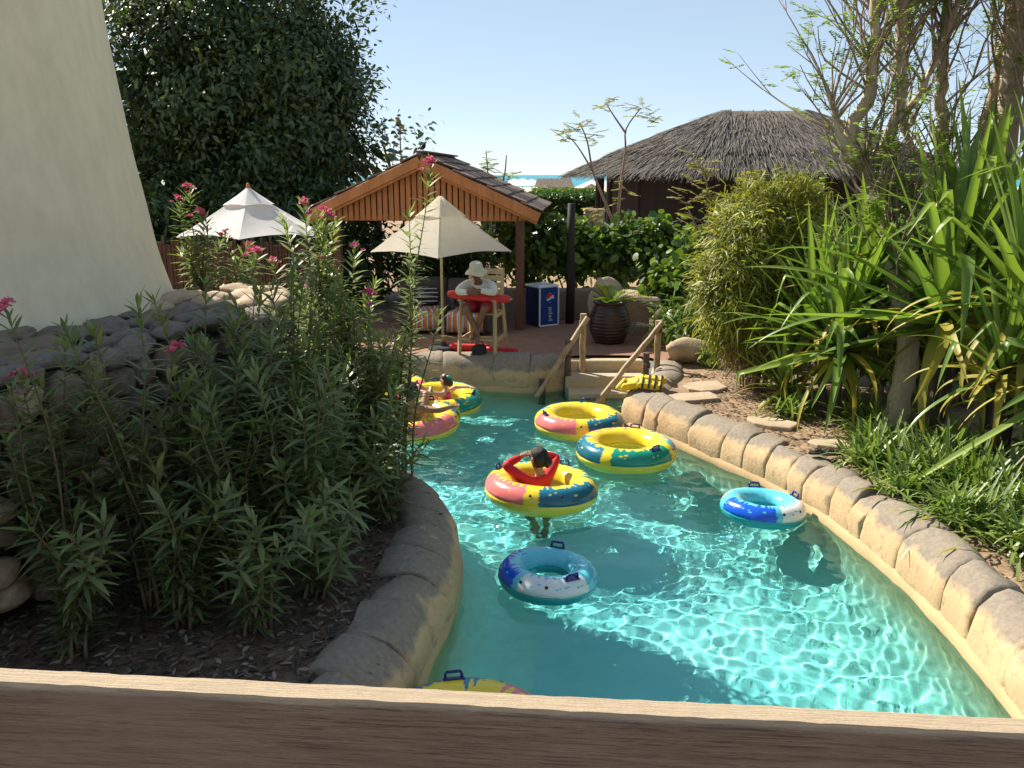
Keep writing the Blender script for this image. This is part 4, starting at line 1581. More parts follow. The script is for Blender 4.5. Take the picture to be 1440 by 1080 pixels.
armchair(-1.55, 15.35, R(12), 'dark wicker armchair under the pavilion, farther from the guard chair', 'orange striped towel over the wicker armchair farther from the guard chair', 'black and white striped cushion on the armchair farther from the guard chair')
armchair(-0.78, 15.15, R(-6), 'dark wicker armchair under the pavilion, right behind the guard chair', 'orange striped towel over the armchair right behind the guard chair', 'black and white striped cushion on the armchair behind the guard chair')

t = thing('towel', 'orange striped towel hung over the chair back behind the lifeguard', 'towel', (-0.62, 15.62, 1.05), R(-6))
MB().box((0, 0, 0.22), (0.36, 0.05, 0.50), ch=0.02).obj('cloth', stripes('towel_stripe_cross', (0.62, 0.22, 0.04), (0.62, 0.58, 0.55), (0.62, 0.58, 0.55), 9, 'Z'), t)

# reed fence and hedge mass behind the far parasol
t = thing('reed_fence', 'brown reed fence behind the white parasol', 'fence', (-5.4, 15.9, 0.45))
rm_ = [MB().tube([(0, 0, 0), (0.006, 0, 0.8), (0, 0, h)], 0.026, 6).me('reed', MATS['bamboo_dark' if q % 2 else 'wood_brown']) for q, h in enumerate((1.55, 1.62, 1.5, 1.66))]
for k in range(64):
    obj('reed', rm_[(k * 7 + k // 3) % 4], t, (-1.75 + k * 0.055, 0.012 * (k % 3), 0))
for z in (0.4, 1.2):
    MB().box((0, 0.06, z), (3.6, 0.03, 0.05)).obj('rail', MATS['bamboo_dark'], t)
# ================================================================== PLANTS
def rand_unit(n):
    a = RNG.normal(size=(n, 3))
    return norm(a)


# ------------------------------------------------------------------ oleander shrubs
def petal_cluster():
    O, D, U, L, W = [], [], [], [], []
    rnd = random.Random(3)
    for k in range(9):
        c = Vector((rnd.gauss(0, 0.03), rnd.gauss(0, 0.03), rnd.gauss(0, 0.022)))
        up = Vector((rnd.gauss(0, 0.6), rnd.gauss(0, 0.6) - 0.4, 1)).normalized()
        s = up.orthogonal().normalized()
        w = up.cross(s)
        for p in range(5):
            a = 2 * PI * p / 5 + rnd.random()
            O.append(c)
            D.append(s * math.cos(a) + w * math.sin(a) + up * 0.5)
            U.append(up)
    n = len(O)
    return blades(np.array(O), np.array(D), np.array(U), np.full(n, 0.034), np.full(n, 0.028), np.zeros(n), [(0, 0.3), (0.55, 1), (1, 0.5)], v=RNG.random(n))


_pc = petal_cluster()
PETALS = np_mesh('flower_cluster', _pc[0], _pc[1], MATS['petal_pink'], v=_pc[2])


def oleander(x, y, z, h, label, group, stems=7, spread=0.35, flowers=1, lean=(0, 0), leafL=0.19, light=0.0, seed=0, start=0.22, bare=0.0):
    rnd = random.Random(seed * 13 + 5)
    root = thing('oleander_shrub', label, 'shrub', (x, y, z), 0, group)
    smb = MB()
    O, D, U, L = [], [], [], []
    tips = []
    for s in range(stems):
        a = rnd.uniform(0, 2 * PI)
        hh = h * (1.0 if s == 0 else rnd.uniform(0.55, 0.97))
        sp = spread * rnd.uniform(0.3, 1.0) * (0.4 if s == 0 else 1)
        b0 = Vector((rnd.gauss(0, 0.05), rnd.gauss(0, 0.05), 0))
        end = Vector((lean[0] + sp * math.cos(a), lean[1] + sp * math.sin(a), hh))
        n = 14
        wob = rnd.uniform(0, 6)
        pts = []
        for i in range(n):
            t = i / (n - 1)
            p = b0.lerp(end, t)
            p.x = b0.x + (end.x - b0.x) * t ** 1.5 + 0.05 * t * math.sin(6 * t + wob)
            p.y = b0.y + (end.y - b0.y) * t ** 1.5 + 0.05 * t * math.cos(5 * t + wob)
            pts.append(p)
        smb.tube(pts, [0.013 * (1 - 0.75 * i / (n - 1)) for i in range(n)], 5)
        tips.append((pts[-1], hh))
        step = 0.036
        nn = int(hh / step)
        phase = rnd.uniform(0, 6)
        for k in range(nn):
            t = (k + rnd.random() * 0.6) / nn
            if t < start + rnd.uniform(-0.08, 0.1):
                continue
            f = t * (n - 1)
            i = min(n - 2, int(f))
            p = pts[i].lerp(pts[i + 1], f - i)
            tg = (pts[i + 1] - pts[i]).normalized()
            sd = tg.orthogonal().normalized()
            w = tg.cross(sd)
            phase += 1.05
            for q in range(3):
                if rnd.random() < bare:
                    continue
                an = phase + q * 2 * PI / 3 + rnd.gauss(0, 0.25)
                el = rnd.uniform(0.15, 0.6) + (1.4 * max(0, t - 0.86) / 0.14)
                d = (sd * math.cos(an) + w * math.sin(an)) + tg * el
                O.append(p)
                D.append(d)
                U.append(tg)
                L.append(leafL * rnd.uniform(0.7, 1.15) * (0.8 if t > 0.95 else 1))
    N = len(O)
    L = np.array(L)
    O = np.array(O)
    val = RNG.random(N) * 0.55 + light + 0.25 * (O[:, 2] / h)  # higher for shrubs in sun: sunlight put into the leaf colour
    dat = blades(O, np.array(D), np.array(U), L, L * RNG.uniform(0.14, 0.19, N), RNG.uniform(0.05, 0.42, N), PROF_LANCE, v=val)
    smb.obj('stems', MATS['stem_green'], root, True)
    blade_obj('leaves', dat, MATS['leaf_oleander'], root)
    tips.sort(key=lambda q: -q[1])
    for k in range(min(flowers, len(tips))):
        p = tips[k][0]
        _fc = obj('flower_cluster', PETALS, root, (p.x, p.y, p.z + 0.02), (rnd.uniform(-0.4, 0.4), rnd.uniform(-0.4, 0.4), rnd.uniform(0, 6)), [rnd.uniform(0.8, 1.25)] * 3)
        _fc['kind'] = 'stuff'
    return root


GS = 'oleanders in the shaded bed'
LS = 'oleander shrub in deep shade between the river stone wall and the rock edge'
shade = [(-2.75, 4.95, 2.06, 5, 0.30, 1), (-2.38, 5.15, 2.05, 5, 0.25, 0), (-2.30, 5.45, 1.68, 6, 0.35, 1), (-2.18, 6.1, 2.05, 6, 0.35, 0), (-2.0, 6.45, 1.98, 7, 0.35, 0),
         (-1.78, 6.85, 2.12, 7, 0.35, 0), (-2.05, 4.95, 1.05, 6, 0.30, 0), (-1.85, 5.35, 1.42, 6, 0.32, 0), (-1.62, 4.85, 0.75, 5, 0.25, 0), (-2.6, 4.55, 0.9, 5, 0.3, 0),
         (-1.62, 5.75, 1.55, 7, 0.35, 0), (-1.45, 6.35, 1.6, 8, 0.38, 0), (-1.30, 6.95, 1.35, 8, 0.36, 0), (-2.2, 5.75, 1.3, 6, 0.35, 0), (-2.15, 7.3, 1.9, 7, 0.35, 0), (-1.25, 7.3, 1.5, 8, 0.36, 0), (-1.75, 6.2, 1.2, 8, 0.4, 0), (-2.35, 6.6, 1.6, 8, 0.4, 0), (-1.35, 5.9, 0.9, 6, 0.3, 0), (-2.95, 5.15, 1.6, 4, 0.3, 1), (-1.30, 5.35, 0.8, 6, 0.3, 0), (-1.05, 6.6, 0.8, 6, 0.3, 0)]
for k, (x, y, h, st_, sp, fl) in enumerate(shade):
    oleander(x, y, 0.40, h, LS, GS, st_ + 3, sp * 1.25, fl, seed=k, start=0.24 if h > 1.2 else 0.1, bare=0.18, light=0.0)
GL = 'oleanders at the sunlit tip of the bed'
lit = [(-1.90, 7.95, 2.55, 8, 0.40, 2, 'tall sunlit oleander with pink flowers beside the end of the stone wall'),
       (-1.50, 7.85, 2.15, 9, 0.42, 2, 'bushy sunlit oleander with pink flowers hanging over the pool'),
       (-1.22, 7.65, 1.75, 9, 0.40, 1, 'dense leafy oleander leaning over the rock edge towards the swim tubes'),
       (-1.75, 7.45, 1.75, 8, 0.36, 0, 'low oleander at the border of sun and shade by the stone wall')]
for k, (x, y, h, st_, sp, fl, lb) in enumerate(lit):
    oleander(x, y, 0.40, h, lb, GL, st_ + 3, sp, fl, seed=40 + k, light=0.35, start=0.10)  # paler leaves than the shaded shrubs, painting in the sunlight
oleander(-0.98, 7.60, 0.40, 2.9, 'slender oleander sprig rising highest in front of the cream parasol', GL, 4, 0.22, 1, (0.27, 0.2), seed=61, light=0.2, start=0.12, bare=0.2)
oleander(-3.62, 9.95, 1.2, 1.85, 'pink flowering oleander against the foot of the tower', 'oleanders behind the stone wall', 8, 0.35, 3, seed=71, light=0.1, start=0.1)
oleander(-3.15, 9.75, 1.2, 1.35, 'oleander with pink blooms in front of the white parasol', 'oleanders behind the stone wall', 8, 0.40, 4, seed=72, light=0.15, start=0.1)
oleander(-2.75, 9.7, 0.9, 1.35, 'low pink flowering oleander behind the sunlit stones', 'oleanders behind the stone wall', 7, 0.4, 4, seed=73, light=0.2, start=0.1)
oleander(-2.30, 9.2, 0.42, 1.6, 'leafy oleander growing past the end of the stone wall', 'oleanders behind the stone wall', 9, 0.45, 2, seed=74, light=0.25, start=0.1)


# ------------------------------------------------------------------ generic leafy crown
def crown(n_clumps, per, centre, radii, leafL, leafW, droop, surf=0.55, clump=0.35, lift=0.0, prof=PROF_OVAL, vlo=0.0, vhi=0.7, mask=None, shape=None):
    C = rand_unit(n_clumps)
    r = surf + (1 - surf) * RNG.random(n_clumps) ** 0.6
    lump = np.array([0.80 + 0.52 * noise.noise(Vector(c) * 2.2 + Vector((centre[0], 0, 3))) for c in C])
    P = np.asarray(centre) + C * np.asarray(radii) * (r * lump)[:, None]
    if shape is not None:
        k = shape(P)
        P, C = P[k], C[k]
    M = len(P)
    O = np.repeat(P, per, 0) + RNG.normal(0, clump * 0.5, (M * per, 3))
    out = np.repeat(C, per, 0)
    D = out * 0.5 + RNG.normal(0, 0.6, (M * per, 3)) + np.array([0, 0, lift])
    U = out + RNG.normal(0, 0.35, (M * per, 3)) + np.array([0, 0, 0.6])
    N = M * per
    L = leafL * RNG.uniform(0.6, 1.25, N)
    v = np.clip(np.repeat(RNG.uniform(vlo, vhi, M), per) + RNG.normal(0, 0.13, N), 0, 1)
    return blades(O, D, U, L, L * leafW * RNG.uniform(0.8, 1.2, N), RNG.uniform(0.4, 1.6, N) * droop, prof, v=v)


def big_tree():
    t = thing('tree', 'large dense dark green tree filling the view behind the tower', 'tree', (-6.6, 21.0, 0.4))
    parts = [crown(620, 72, (-0.3, 0, 4.6), (4.0, 3.2, 4.6), 0.155, 0.46, 0.25, 0.76, 0.5, 0.0),
             crown(330, 72, (1.7, -0.6, 4.5), (1.75, 2.0, 2.2), 0.155, 0.46, 0.25, 0.6, 0.5, 0.0),
             crown(170, 66, (1.5, -1.0, 2.4), (1.5, 1.5, 1.3), 0.15, 0.46, 0.25, 0.5, 0.45, 0.0),
             crown(230, 66, (-1.5, -2.2, 2.2), (3.2, 1.2, 1.6), 0.155, 0.46, 0.25, 0.5, 0.5, 0.0),
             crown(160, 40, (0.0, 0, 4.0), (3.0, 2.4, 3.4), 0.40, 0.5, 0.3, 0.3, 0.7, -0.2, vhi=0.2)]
    blade_obj('crown', merge(parts), MATS['leaf_tree'], t)
    mb = MB()
    mb.tube([(0, 0, -0.1), (0.1, 0, 1.2), (0.05, 0.1, 2.6), (0.2, 0, 4.5)], [0.42, 0.33, 0.28, 0.16], 12)
    for a in range(7):
        q = a * 0.9
        mb.tube([(0.08, 0.05, 1.6 + 0.25 * a), (1.2 * math.cos(q), 1.0 * math.sin(q), 2.8 + 0.3 * a), (2.6 * math.cos(q), 2.0 * math.sin(q), 4.0 + 0.4 * a)], [0.15, 0.10, 0.04], 8)
    mb.obj('trunk', MATS['bark_dark'], t, True)


big_tree()


def far_mass(label, x, y, z, r, n, seed, m='leaf_tree'):
    t = thing('shrub', label, 'shrub', (x, y, z))
    blade_obj('foliage', crown(n, 40, (0, 0, r[2] * 0.9), r, 0.18, 0.4, 0.4, 0.5, 0.35, -0.2), MATS[m], t)
    MB().tube([(0, 0, 0), (0, 0, r[2])], [0.06, 0.03], 6).obj('stem', MATS['bark_dark'], t)


far_mass('dark green shrub under the big tree beside the reed fence', -7.4, 17.2, 0.4, (1.5, 0.9, 1.5), 120, 1)
far_mass('dark green shrub behind the reed fence under the big tree', -5.2, 17.4, 0.4, (1.5, 0.8, 1.3), 120, 2)
far_mass('dark green shrub between the reed fence and the pavilion post', -3.7, 18.8, 0.4, (1.2, 0.9, 1.25), 100, 3, 'leaf_hedge')
far_mass('dark green shrub right behind the pavilion armchairs', -1.6, 19.8, 0.4, (1.6, 0.7, 1.1), 110, 4, 'leaf_hedge')


# ------------------------------------------------------------------ round-leaved shrubs behind the low wall
def grape(x, y, h, r, n, label, seed):
    t = thing('sea_grape_shrub', label, 'shrub', (x, y, 0.4), 0, 'round-leaved shrubs behind the low wall')
    rnd = random.Random(seed)
    mb = MB()
    ends = []
    for k in range(6):
        a = rnd.uniform(0, 2 * PI)
        e = Vector((r * 0.7 * math.cos(a), r * 0.5 * math.sin(a), h * rnd.uniform(0.6, 0.95)))
        mb.tube([(0, 0, 0), e * 0.4 + Vector((rnd.gauss(0, 0.06), 0, 0.1)), e], [0.025, 0.018, 0.008], 6)
    mb.obj('stems', MATS['bark_dark'], t, True)
    d = crown(n, 12, (0, 0, h * 0.66), (r, r * 0.65, h * 0.42), 0.15, 0.95, 0.2, 0.3, 0.26, 0.2, [(0, 0.35), (0.3, 0.95), (0.65, 0.95), (1, 0.3)], 0.0, 0.95)
    blade_obj('leaves', d, MATS['leaf_grape'], t)


for k, (x, y, h, r, n, lb) in enumerate([(0.35, 18.0, 2.0, 0.75, 105, 'round-leaved green shrub between the pavilion post and the dark wooden post'),
                                         (1.25, 18.2, 1.95, 0.75, 105, 'round-leaved green shrub right behind the dark wooden post'),
                                         (2.15, 18.0, 1.85, 0.75, 105, 'round-leaved green shrub behind the tall pale standing stone'),
                                         (3.0, 17.6, 1.9, 0.75, 105, 'round-leaved green shrub under the thatched roof eave'),
                                         (2.95, 15.3, 1.25, 0.55, 80, 'round-leaved green shrub above the sandy boulder'),
                                         (3.75, 16.6, 1.8, 0.8, 90, 'round-leaved green shrub behind the feathery palm')]):
    grape(x, y, h, r, n, lb, k)


# small leafy ground plants over the boulder
def leafy(x, y, z, r, n, label, m, L=0.12, w=0.3):
    t = thing('leafy_plant', label, 'plant', (x, y, z))
    blade_obj('leaves', crown(n, 22, (0, 0, r[2] * 0.8), r, L, w, 0.3, 0.4, 0.12, 0.3, PROF_LANCE, 0.1, 0.8), MATS[m], t)
    MB().tube([(0, 0, 0), (0, 0, r[2])], 0.015, 5).obj('stem', MATS['stem_green'], t)


leafy(2.95, 13.7, 0.45, (0.42, 0.35, 0.45), 46, 'dark leafy plant hanging over the sandy boulder', 'leaf_lily', 0.16, 0.28)
leafy(2.55, 13.9, 0.45, (0.25, 0.25, 0.55), 20, 'spiky green plant beside the narrow standing stone', 'leaf_lily', 0.18, 0.2)
leafy(2.98, 12.55, 0.45, (0.16, 0.14, 0.18), 12, 'small bright green seedling plant in front of the sandy boulder', 'leaf_fresh', 0.1, 0.5)


# ------------------------------------------------------------------ feathery palms
def frond(root, d, L, m, nl=40, leaf=0.4, sag=0.5, wid=0.022, nm='frond', v=(0.2, 1.0)):
    d = Vector(d).normalized()
    n = 20
    pts = [d * L * (i / (n - 1)) + Vector((0, 0, -sag * L * (i / (n - 1)) ** 2)) for i in range(n)]
    O, D, U, LL = [], [], [], []
    for k in range(nl):
        t = 0.15 + 0.85 * k / nl
        f = t * (n - 1)
        i = min(n - 2, int(f))
        p = pts[i].lerp(pts[i + 1], f - i)
        tg = (pts[i + 1] - pts[i]).normalized()
        sd = tg.cross(Vector((0, 0, 1))).normalized()
        up = sd.cross(tg)
        for s in (-1, 1):
            O.append(p)
            D.append(sd * s + tg * 0.8 + up * 0.3)
            U.append(up)
            LL.append(leaf * math.sin(PI * (0.2 + 0.75 * t)))
    N = len(O)
    dat = blades(np.array(O), np.array(D), np.array(U), np.array(LL), np.full(N, wid), RNG.uniform(0.1, 0.45, N), [(0, 0.8), (0.5, 1), (1, 0.1)], v=RNG.uniform(v[0], v[1], N))
    fr = blade_obj(nm, dat, m, root, kind=None)
    MB().tube(pts, [0.014 * (1 - 0.7 * i / n) for i in range(n)], 5).obj('rib', MATS['stem_green'], fr)


t = thing('feather_palm', 'silvery young palm with arching fronds below the thatched eave', 'palm', (3.1, 14.6, 0.42))
rnd = random.Random(8)
MB().tube([(0, 0, 0), (0, 0, 0.5)], [0.1, 0.07], 8).obj('trunk', MATS['bark_dark'], t)
for k in range(16):
    a = k * 2.4
    e = rnd.uniform(0.5, 1.9)
    hd = bpy.data.objects.new('frond_base', None)
    frond(t, (math.cos(a), math.sin(a) * 0.8, e), rnd.uniform(1.3, 2.1), MATS['leaf_silver'], 34, 0.34, 0.38, 0.02)


# ------------------------------------------------------------------ yellow-green bamboo bush, clipped, bare brown foot
def bush():
    t = thing('bamboo_bush', 'big yellow-green narrow-leaved bush with a bare brown foot beside the flagstones', 'bush', (3.28, 11.3, 0.4))
    parts = []
    for (c, r, n) in (((0, 0, 1.9), (0.85, 0.75, 1.0), 380), ((-0.3, -0.15, 1.3), (0.66, 0.6, 0.75), 210), ((0.45, -0.1, 1.2), (0.55, 0.6, 0.9), 150), ((0.1, -0.2, 0.7), (0.55, 0.5, 0.5), 60), ((0.45, 0.3, 2.2), (0.6, 0.6, 0.6), 110)):
        parts.append(crown(int(n * 1.3), 30, c, r, 0.16, 0.13, 0.3, 0.55, 0.2, -0.05, PROF_LANCE, 0.0, 1.0))
    blade_obj('leaves', merge(parts), MATS['leaf_bush'], t)
    parts = [crown(70, 26, (-0.05, -0.12, 0.75), (0.42, 0.42, 0.6), 0.16, 0.12, 0.5, 0.5, 0.2, -0.6, PROF_LANCE, 0.0, 0.8)]
    blade_obj('dry_leaves', merge(parts), MATS['leaf_dry'], t)
    mb = MB()
    for k in range(26):
        a = rnd.uniform(0, 2 * PI)
        q = rnd.uniform(0.1, 0.42)
        mb.tube([(q * 0.5 * math.cos(a), q * 0.5 * math.sin(a), 0), (q * math.cos(a), q * math.sin(a), 1.0), (q * 1.5 * math.cos(a), q * 1.5 * math.sin(a), rnd.uniform(1.4, 2.3))], [0.011, 0.010, 0.005], 5)
    mb.obj('stems', MATS['bark_pale'], t, True)


bush()


# ------------------------------------------------------------------ screw palms (strap leaves, each one a leaf of its own)
def strap_mesh(L, W, bend, kink, seed, m):
    """long stiff strap leaf along +x, folded like a V; bend arches it, kink breaks it over at that fraction"""
    n = 16
    V, F, vv = [], [], []
    x = z = 0.0
    ang = 0.0
    val = (seed * 0.37) % 0.7
    for i in range(n):
        t = i / (n - 1)
        w = W * (0.75 + 0.25 * math.sin(PI * min(1, t * 2.2))) * (1 - t ** 3.2) * 0.5 + 0.001
        nx, nz = math.sin(ang), math.cos(ang)
        tw = 0.25 * math.sin(t * 2.2 + seed)
        for s, up in ((-1, 0.45), (-0.5, 0.16), (0, 0), (0.5, 0.16), (1, 0.45)):
            V.append((x + nx * w * up, s * w + 0.0, z + nz * w * up + s * w * tw))
            vv.append(min(1, val + 0.25 * t + (0.06 if s else 0.18)))
        stp = L / (n - 1)
        ang += bend / n * (0.4 + 1.6 * t)
        if kink and abs(t - kink) < 0.5 / n:
            ang += 1.5
        x += stp * math.cos(ang)
        z -= stp * math.sin(ang)
    for i in range(n - 1):
        for k in range(4):
            F.append((i * 5 + k, i * 5 + k + 1, i * 5 + 6 + k, i * 5 + 5 + k))
    return np_mesh('leaf', np.array(V), np.array(F), m, True, v=vv)


leafmat('leaf_strap', (0.07, 0.15, 0.03), (0.31, 0.40, 0.08), 0.36, 0.36)
leafmat('leaf_strap_yellow', (0.30, 0.28, 0.05), (0.55, 0.45, 0.08), 0.35, 0.5, (1.1, 1.05, 0.6))
STRAPS = [strap_mesh(1.0, 0.072, b, k, s, MATS['leaf_strap']) for s, (b, k) in enumerate([(0.2, 0), (0.35, 0), (0.6, 0), (0.25, 0.72), (0.4, 0.62), (0.12, 0), (0.9, 0), (0.22, 0.8), (0.5, 0), (0.1, 0)])]
STRAPS_Y = [strap_mesh(1.0, 0.055, b, k, s, MATS['leaf_strap_yellow']) for s, (b, k) in enumerate([(1.2, 0), (0.9, 0.5), (1.6, 0.3)])]


def screw_palm(label, x, y, heads, seed, group='screw palms in the bed'):
    t = thing('screw_palm', label, 'palm', (x, y, 0.4), 0, group)
    rnd = random.Random(seed)
    for (hx, hy, hz, n, L, lowy) in heads:
        MB().tube([(hx * 0.3, hy * 0.3, 0), (hx * 0.7, hy * 0.7, hz * 0.5), (hx, hy, hz)], [0.05, 0.045, 0.04], 8).obj('stem', MATS['bark_dark'], t)
        for k in range(n):
            u = k / (n - 1)
            el = 1.52 - 2.0 * u ** 1.3 + rnd.gauss(0, 0.1)
            az = k * 2.39996 + rnd.gauss(0, 0.2)
            yel = u > 0.6 and rnd.random() < lowy
            me = rnd.choice(STRAPS_Y) if yel else (rnd.choice(STRAPS) if u > 0.25 else rnd.choice([STRAPS[0], STRAPS[5], STRAPS[9], STRAPS[1], STRAPS[7]]))
            ll = L * rnd.uniform(0.75, 1.1) * (0.75 if yel else 1)
            obj('leaf', me, t, (hx + 0.03 * math.cos(az), hy + 0.03 * math.sin(az), hz - 0.18 * u),
                (rnd.gauss(0, 0.25), -el, az), (ll, L * rnd.uniform(0.95, 1.35), ll))


screw_palm('green screw palm between the bamboo bush and the pale leaning trunk', 3.78, 9.6, [(0, 0, 0.95, 72, 1.6, 0.4), (0.35, 0.25, 1.5, 56, 1.5, 0.3), (-0.15, 0.5, 1.1, 40, 1.4, 0.3)], 3)
screw_palm('tall screw palm with the longest upright leaves behind the pale leaning trunk', 4.45, 8.7, [(0, 0, 1.45, 70, 1.9, 0.6), (0.55, 0.6, 1.9, 52, 1.9, 0.3)], 4)
screw_palm('big screw palm with yellowed hanging leaves above the strap-leaved lilies', 4.75, 7.85, [(0, 0, 1.75, 64, 1.75, 0.8), (-0.3, -0.3, 1.15, 44, 1.1, 0.8)], 5)
screw_palm('low spreading screw palm at the foot of the bamboo bush', 3.35, 10.2, [(0, 0, 0.35, 40, 0.95, 0.3)], 6)
screw_palm('upright screw palm in front of the yellowed one', 4.95, 7.0, [(0, 0, 1.3, 60, 1.7, 0.3)], 8)
screw_palm('screw palm deep in the bed among the half-bare trees', 5.4, 9.3, [(0, 0, 1.6, 56, 1.7, 0.3)], 7)


def bed_shrub(label, x, y, r, n, m):
    t = thing('leafy_shrub', label, 'shrub', (x, y, 0.4), 0, 'leafy shrubs deep in the bed')
    blade_obj('leaves', crown(n, 30, (0, 0, r[2]), r, 0.17, 0.24, 0.35, 0.5, 0.26, 0.1, PROF_LANCE, 0.0, 0.8), MATS[m], t)
    MB().tube([(0, 0, 0), (0, 0, r[2] * 1.4)], [0.05, 0.02], 6).obj('stem', MATS['bark_dark'], t)


bed_shrub('dense green shrub behind the bamboo bush', 4.3, 12.6, (1.0, 0.7, 1.2), 170, 'leaf_lily')
bed_shrub('dense green shrub behind the tall screw palm', 5.2, 10.9, (1.1, 0.7, 1.15), 170, 'leaf_lily')
bed_shrub('dense green shrub behind the half-bare trees', 6.6, 11.2, (1.2, 0.8, 1.2), 170, 'leaf_grape')
bed_shrub('dark green shrub at the back of the lily bed', 5.3, 7.2, (0.7, 0.8, 0.8), 120, 'leaf_lily')
bed_shrub('green shrub filling the bed under the yellowed screw palm', 5.0, 6.2, (0.7, 0.7, 0.7), 110, 'leaf_lily')


# ------------------------------------------------------------------ strap-leaved lilies along the rock edge
def lily(x, y, r, n, L, label, seed):
    t = thing('lily_clump', label, 'plant', (x, y, 0.4), 0, 'strap-leaved lilies along the rock edge')
    rnd = np.random.default_rng(seed)
    O = np.stack([rnd.normal(0, r * 0.4, n), rnd.normal(0, r * 0.4, n), rnd.uniform(0, 0.05, n)], -1)
    a = rnd.uniform(0, 2 * PI, n)
    D = np.stack([np.cos(a), np.sin(a), rnd.uniform(0.5, 2.4, n)], -1)
    U = np.tile([0, 0, 1.0], (n, 1)) + D * 0.2
    LL = L * rnd.uniform(0.6, 1.2, n)
    v = np.clip(rnd.random(n) * 0.9, 0, 1)
    blade_obj('leaves', blades(O, D, U, LL, rnd.uniform(0.022, 0.036, n), rnd.uniform(0.1, 0.8, n), PROF_STRAP, fold=0.3, v=v, vtip=0.15), MATS['leaf_lily'], t)
    k = max(5, n // 14)
    blade_obj('yellow_leaves', blades(O[:k], D[:k] * np.array([1, 1, 0.35]), U[:k], LL[:k] * 0.9, np.full(k, 0.03), np.full(k, 0.4), PROF_STRAP, fold=0.3), MATS['leaf_yellow'], t)


for k, (x, y, r, n, L, lb) in enumerate([(3.85, 8.35, 0.24, 180, 0.60, 'dense green lily clump at the foot of the pale leaning trunk'),
                                         (3.62, 7.95, 0.20, 135, 0.52, 'green lily clump just behind the black flip-flops'),
                                         (3.95, 7.55, 0.24, 180, 0.62, 'upright green lily clump under the yellowed screw palm'),
                                         (3.62, 7.20, 0.16, 90, 0.44, 'small lily clump with yellow leaves against the rock edge'),
                                         (4.25, 7.15, 0.28, 180, 0.72, 'tall green lily clump in the shade of the screw palm'),
                                         (3.82, 6.55, 0.24, 180, 0.55, 'broad green lily clump where the rock edge nears the footbridge'),
                                         (4.05, 6.05, 0.24, 165, 0.55, 'green lily clump with drooping leaves nearest the footbridge'),
                                         (4.35, 6.55, 0.26, 165, 0.65, 'dark green lily clump deep in the bed behind the broad clump'),
                                         (4.15, 9.25, 0.26, 150, 0.6, 'green lily clump between the screw palm and the pale leaning trunk'),
                                         (4.55, 8.15, 0.28, 170, 0.62, 'tall lily clump right under the tall screw palm'),
                                         (3.45, 9.85, 0.2, 110, 0.45, 'lily clump at the edge of the leaf litter by the low screw palm')]):
    lily(x - 0.10, y, r * 1.3, n, L, lb, k)


# ------------------------------------------------------------------ half-bare trees with thin twigs
def bare_tree(label, base, limbs, seed, twigs=60, leaves=500, reach=1.3, r0=0.16):
    t = thing('tree', label, 'tree', base, 0, 'half-bare trees above the screw palms')
    rnd = random.Random(seed)
    mb = MB()
    tw = MB()
    starts = []
    for pts, rr in limbs:
        P = resample(pts, 0.12)
        n = len(P)
        rr = (rr[0] * 0.78, rr[1] * 0.7)
        P = [p + Vector((rnd.gauss(0, 0.012), rnd.gauss(0, 0.012), 0)) for p in P]
        mb.tube(P, [rr[0] + (rr[1] - rr[0]) * (i / (n - 1)) + rnd.uniform(-0.006, 0.006) for i in range(n)], 10)
        for i in range(n // 3, n):
            starts.append((P[i], (P[min(n - 1, i + 1)] - P[i - 1]).normalized()))
    O, D, U, L = [], [], [], []
    for k in range(twigs):
        p, d = rnd.choice(starts)
        d = (d * 0.5 + Vector((rnd.gauss(0, 0.5), rnd.gauss(0, 0.4), rnd.uniform(0.2, 1.1)))).normalized()
        ln = reach * rnd.uniform(0.5, 1.3)
        n = 9
        pts = [p]
        dd = d.copy()
        for i in range(n - 1):
            dd = (dd + Vector((rnd.gauss(0, 0.16), rnd.gauss(0, 0.16), 0.05))).normalized()
            pts.append(pts[-1] + dd * ln / (n - 1))
        tw.tube(pts, [0.016 * (1 - 0.85 * i / (n - 1)) + 0.002 for i in range(n)], 5)
        for b in range(3):
            i = rnd.randrange(2, n - 1)
            e = (dd + Vector((rnd.gauss(0, 0.7), rnd.gauss(0, 0.7), rnd.uniform(-0.2, 0.8)))).normalized()
            q = [pts[i] + e * (ln * 0.45) * (j / 4) + Vector((0, 0, 0.03 * (j / 4) ** 2)) for j in range(5)]
            tw.tube(q, [0.006, 0.005, 0.004, 0.003, 0.0015], 4)
            if rnd.random() < leaves / (twigs * 3):
                # a small compound leaf: pairs of leaflets
                ax = (e + Vector((rnd.gauss(0, 0.5), rnd.gauss(0, 0.5), -0.2))).normalized()
                for w in range(rnd.randrange(2, 5)):
                    st = q[rnd.randrange(2, 5)]
                    ax2 = (ax + Vector((rnd.gauss(0, 0.6), rnd.gauss(0, 0.6), rnd.gauss(0, 0.3)))).normalized()
                    sd = ax2.cross(Vector((0, 0, 1))).normalized()
                    for z in range(7):
                        for s in (-1, 1):
                            O.append(st + ax2 * (0.03 + 0.026 * z))
                            D.append(sd * s + ax2 * 0.4)
                            U.append(Vector((rnd.gauss(0, 0.3), rnd.gauss(0, 0.3), 1)))
                            L.append(0.055 * rnd.uniform(0.7, 1.2))
    mb.obj('trunk', MATS['bark_pale'], t, True)
    tw.obj('twigs', MATS['twig_bark'], t)
    if O:
        N = len(O)
        L = np.array(L)
        blade_obj('leaves', blades(np.array(O), np.array(D), np.array(U), L, L * 0.5, np.full(N, 0.1), PROF_OVAL), MATS['leaf_fresh'], t)


mat('twig_bark', (0.34, 0.25, 0.175), (0.22, 0.16, 0.11), 6, 0.85)
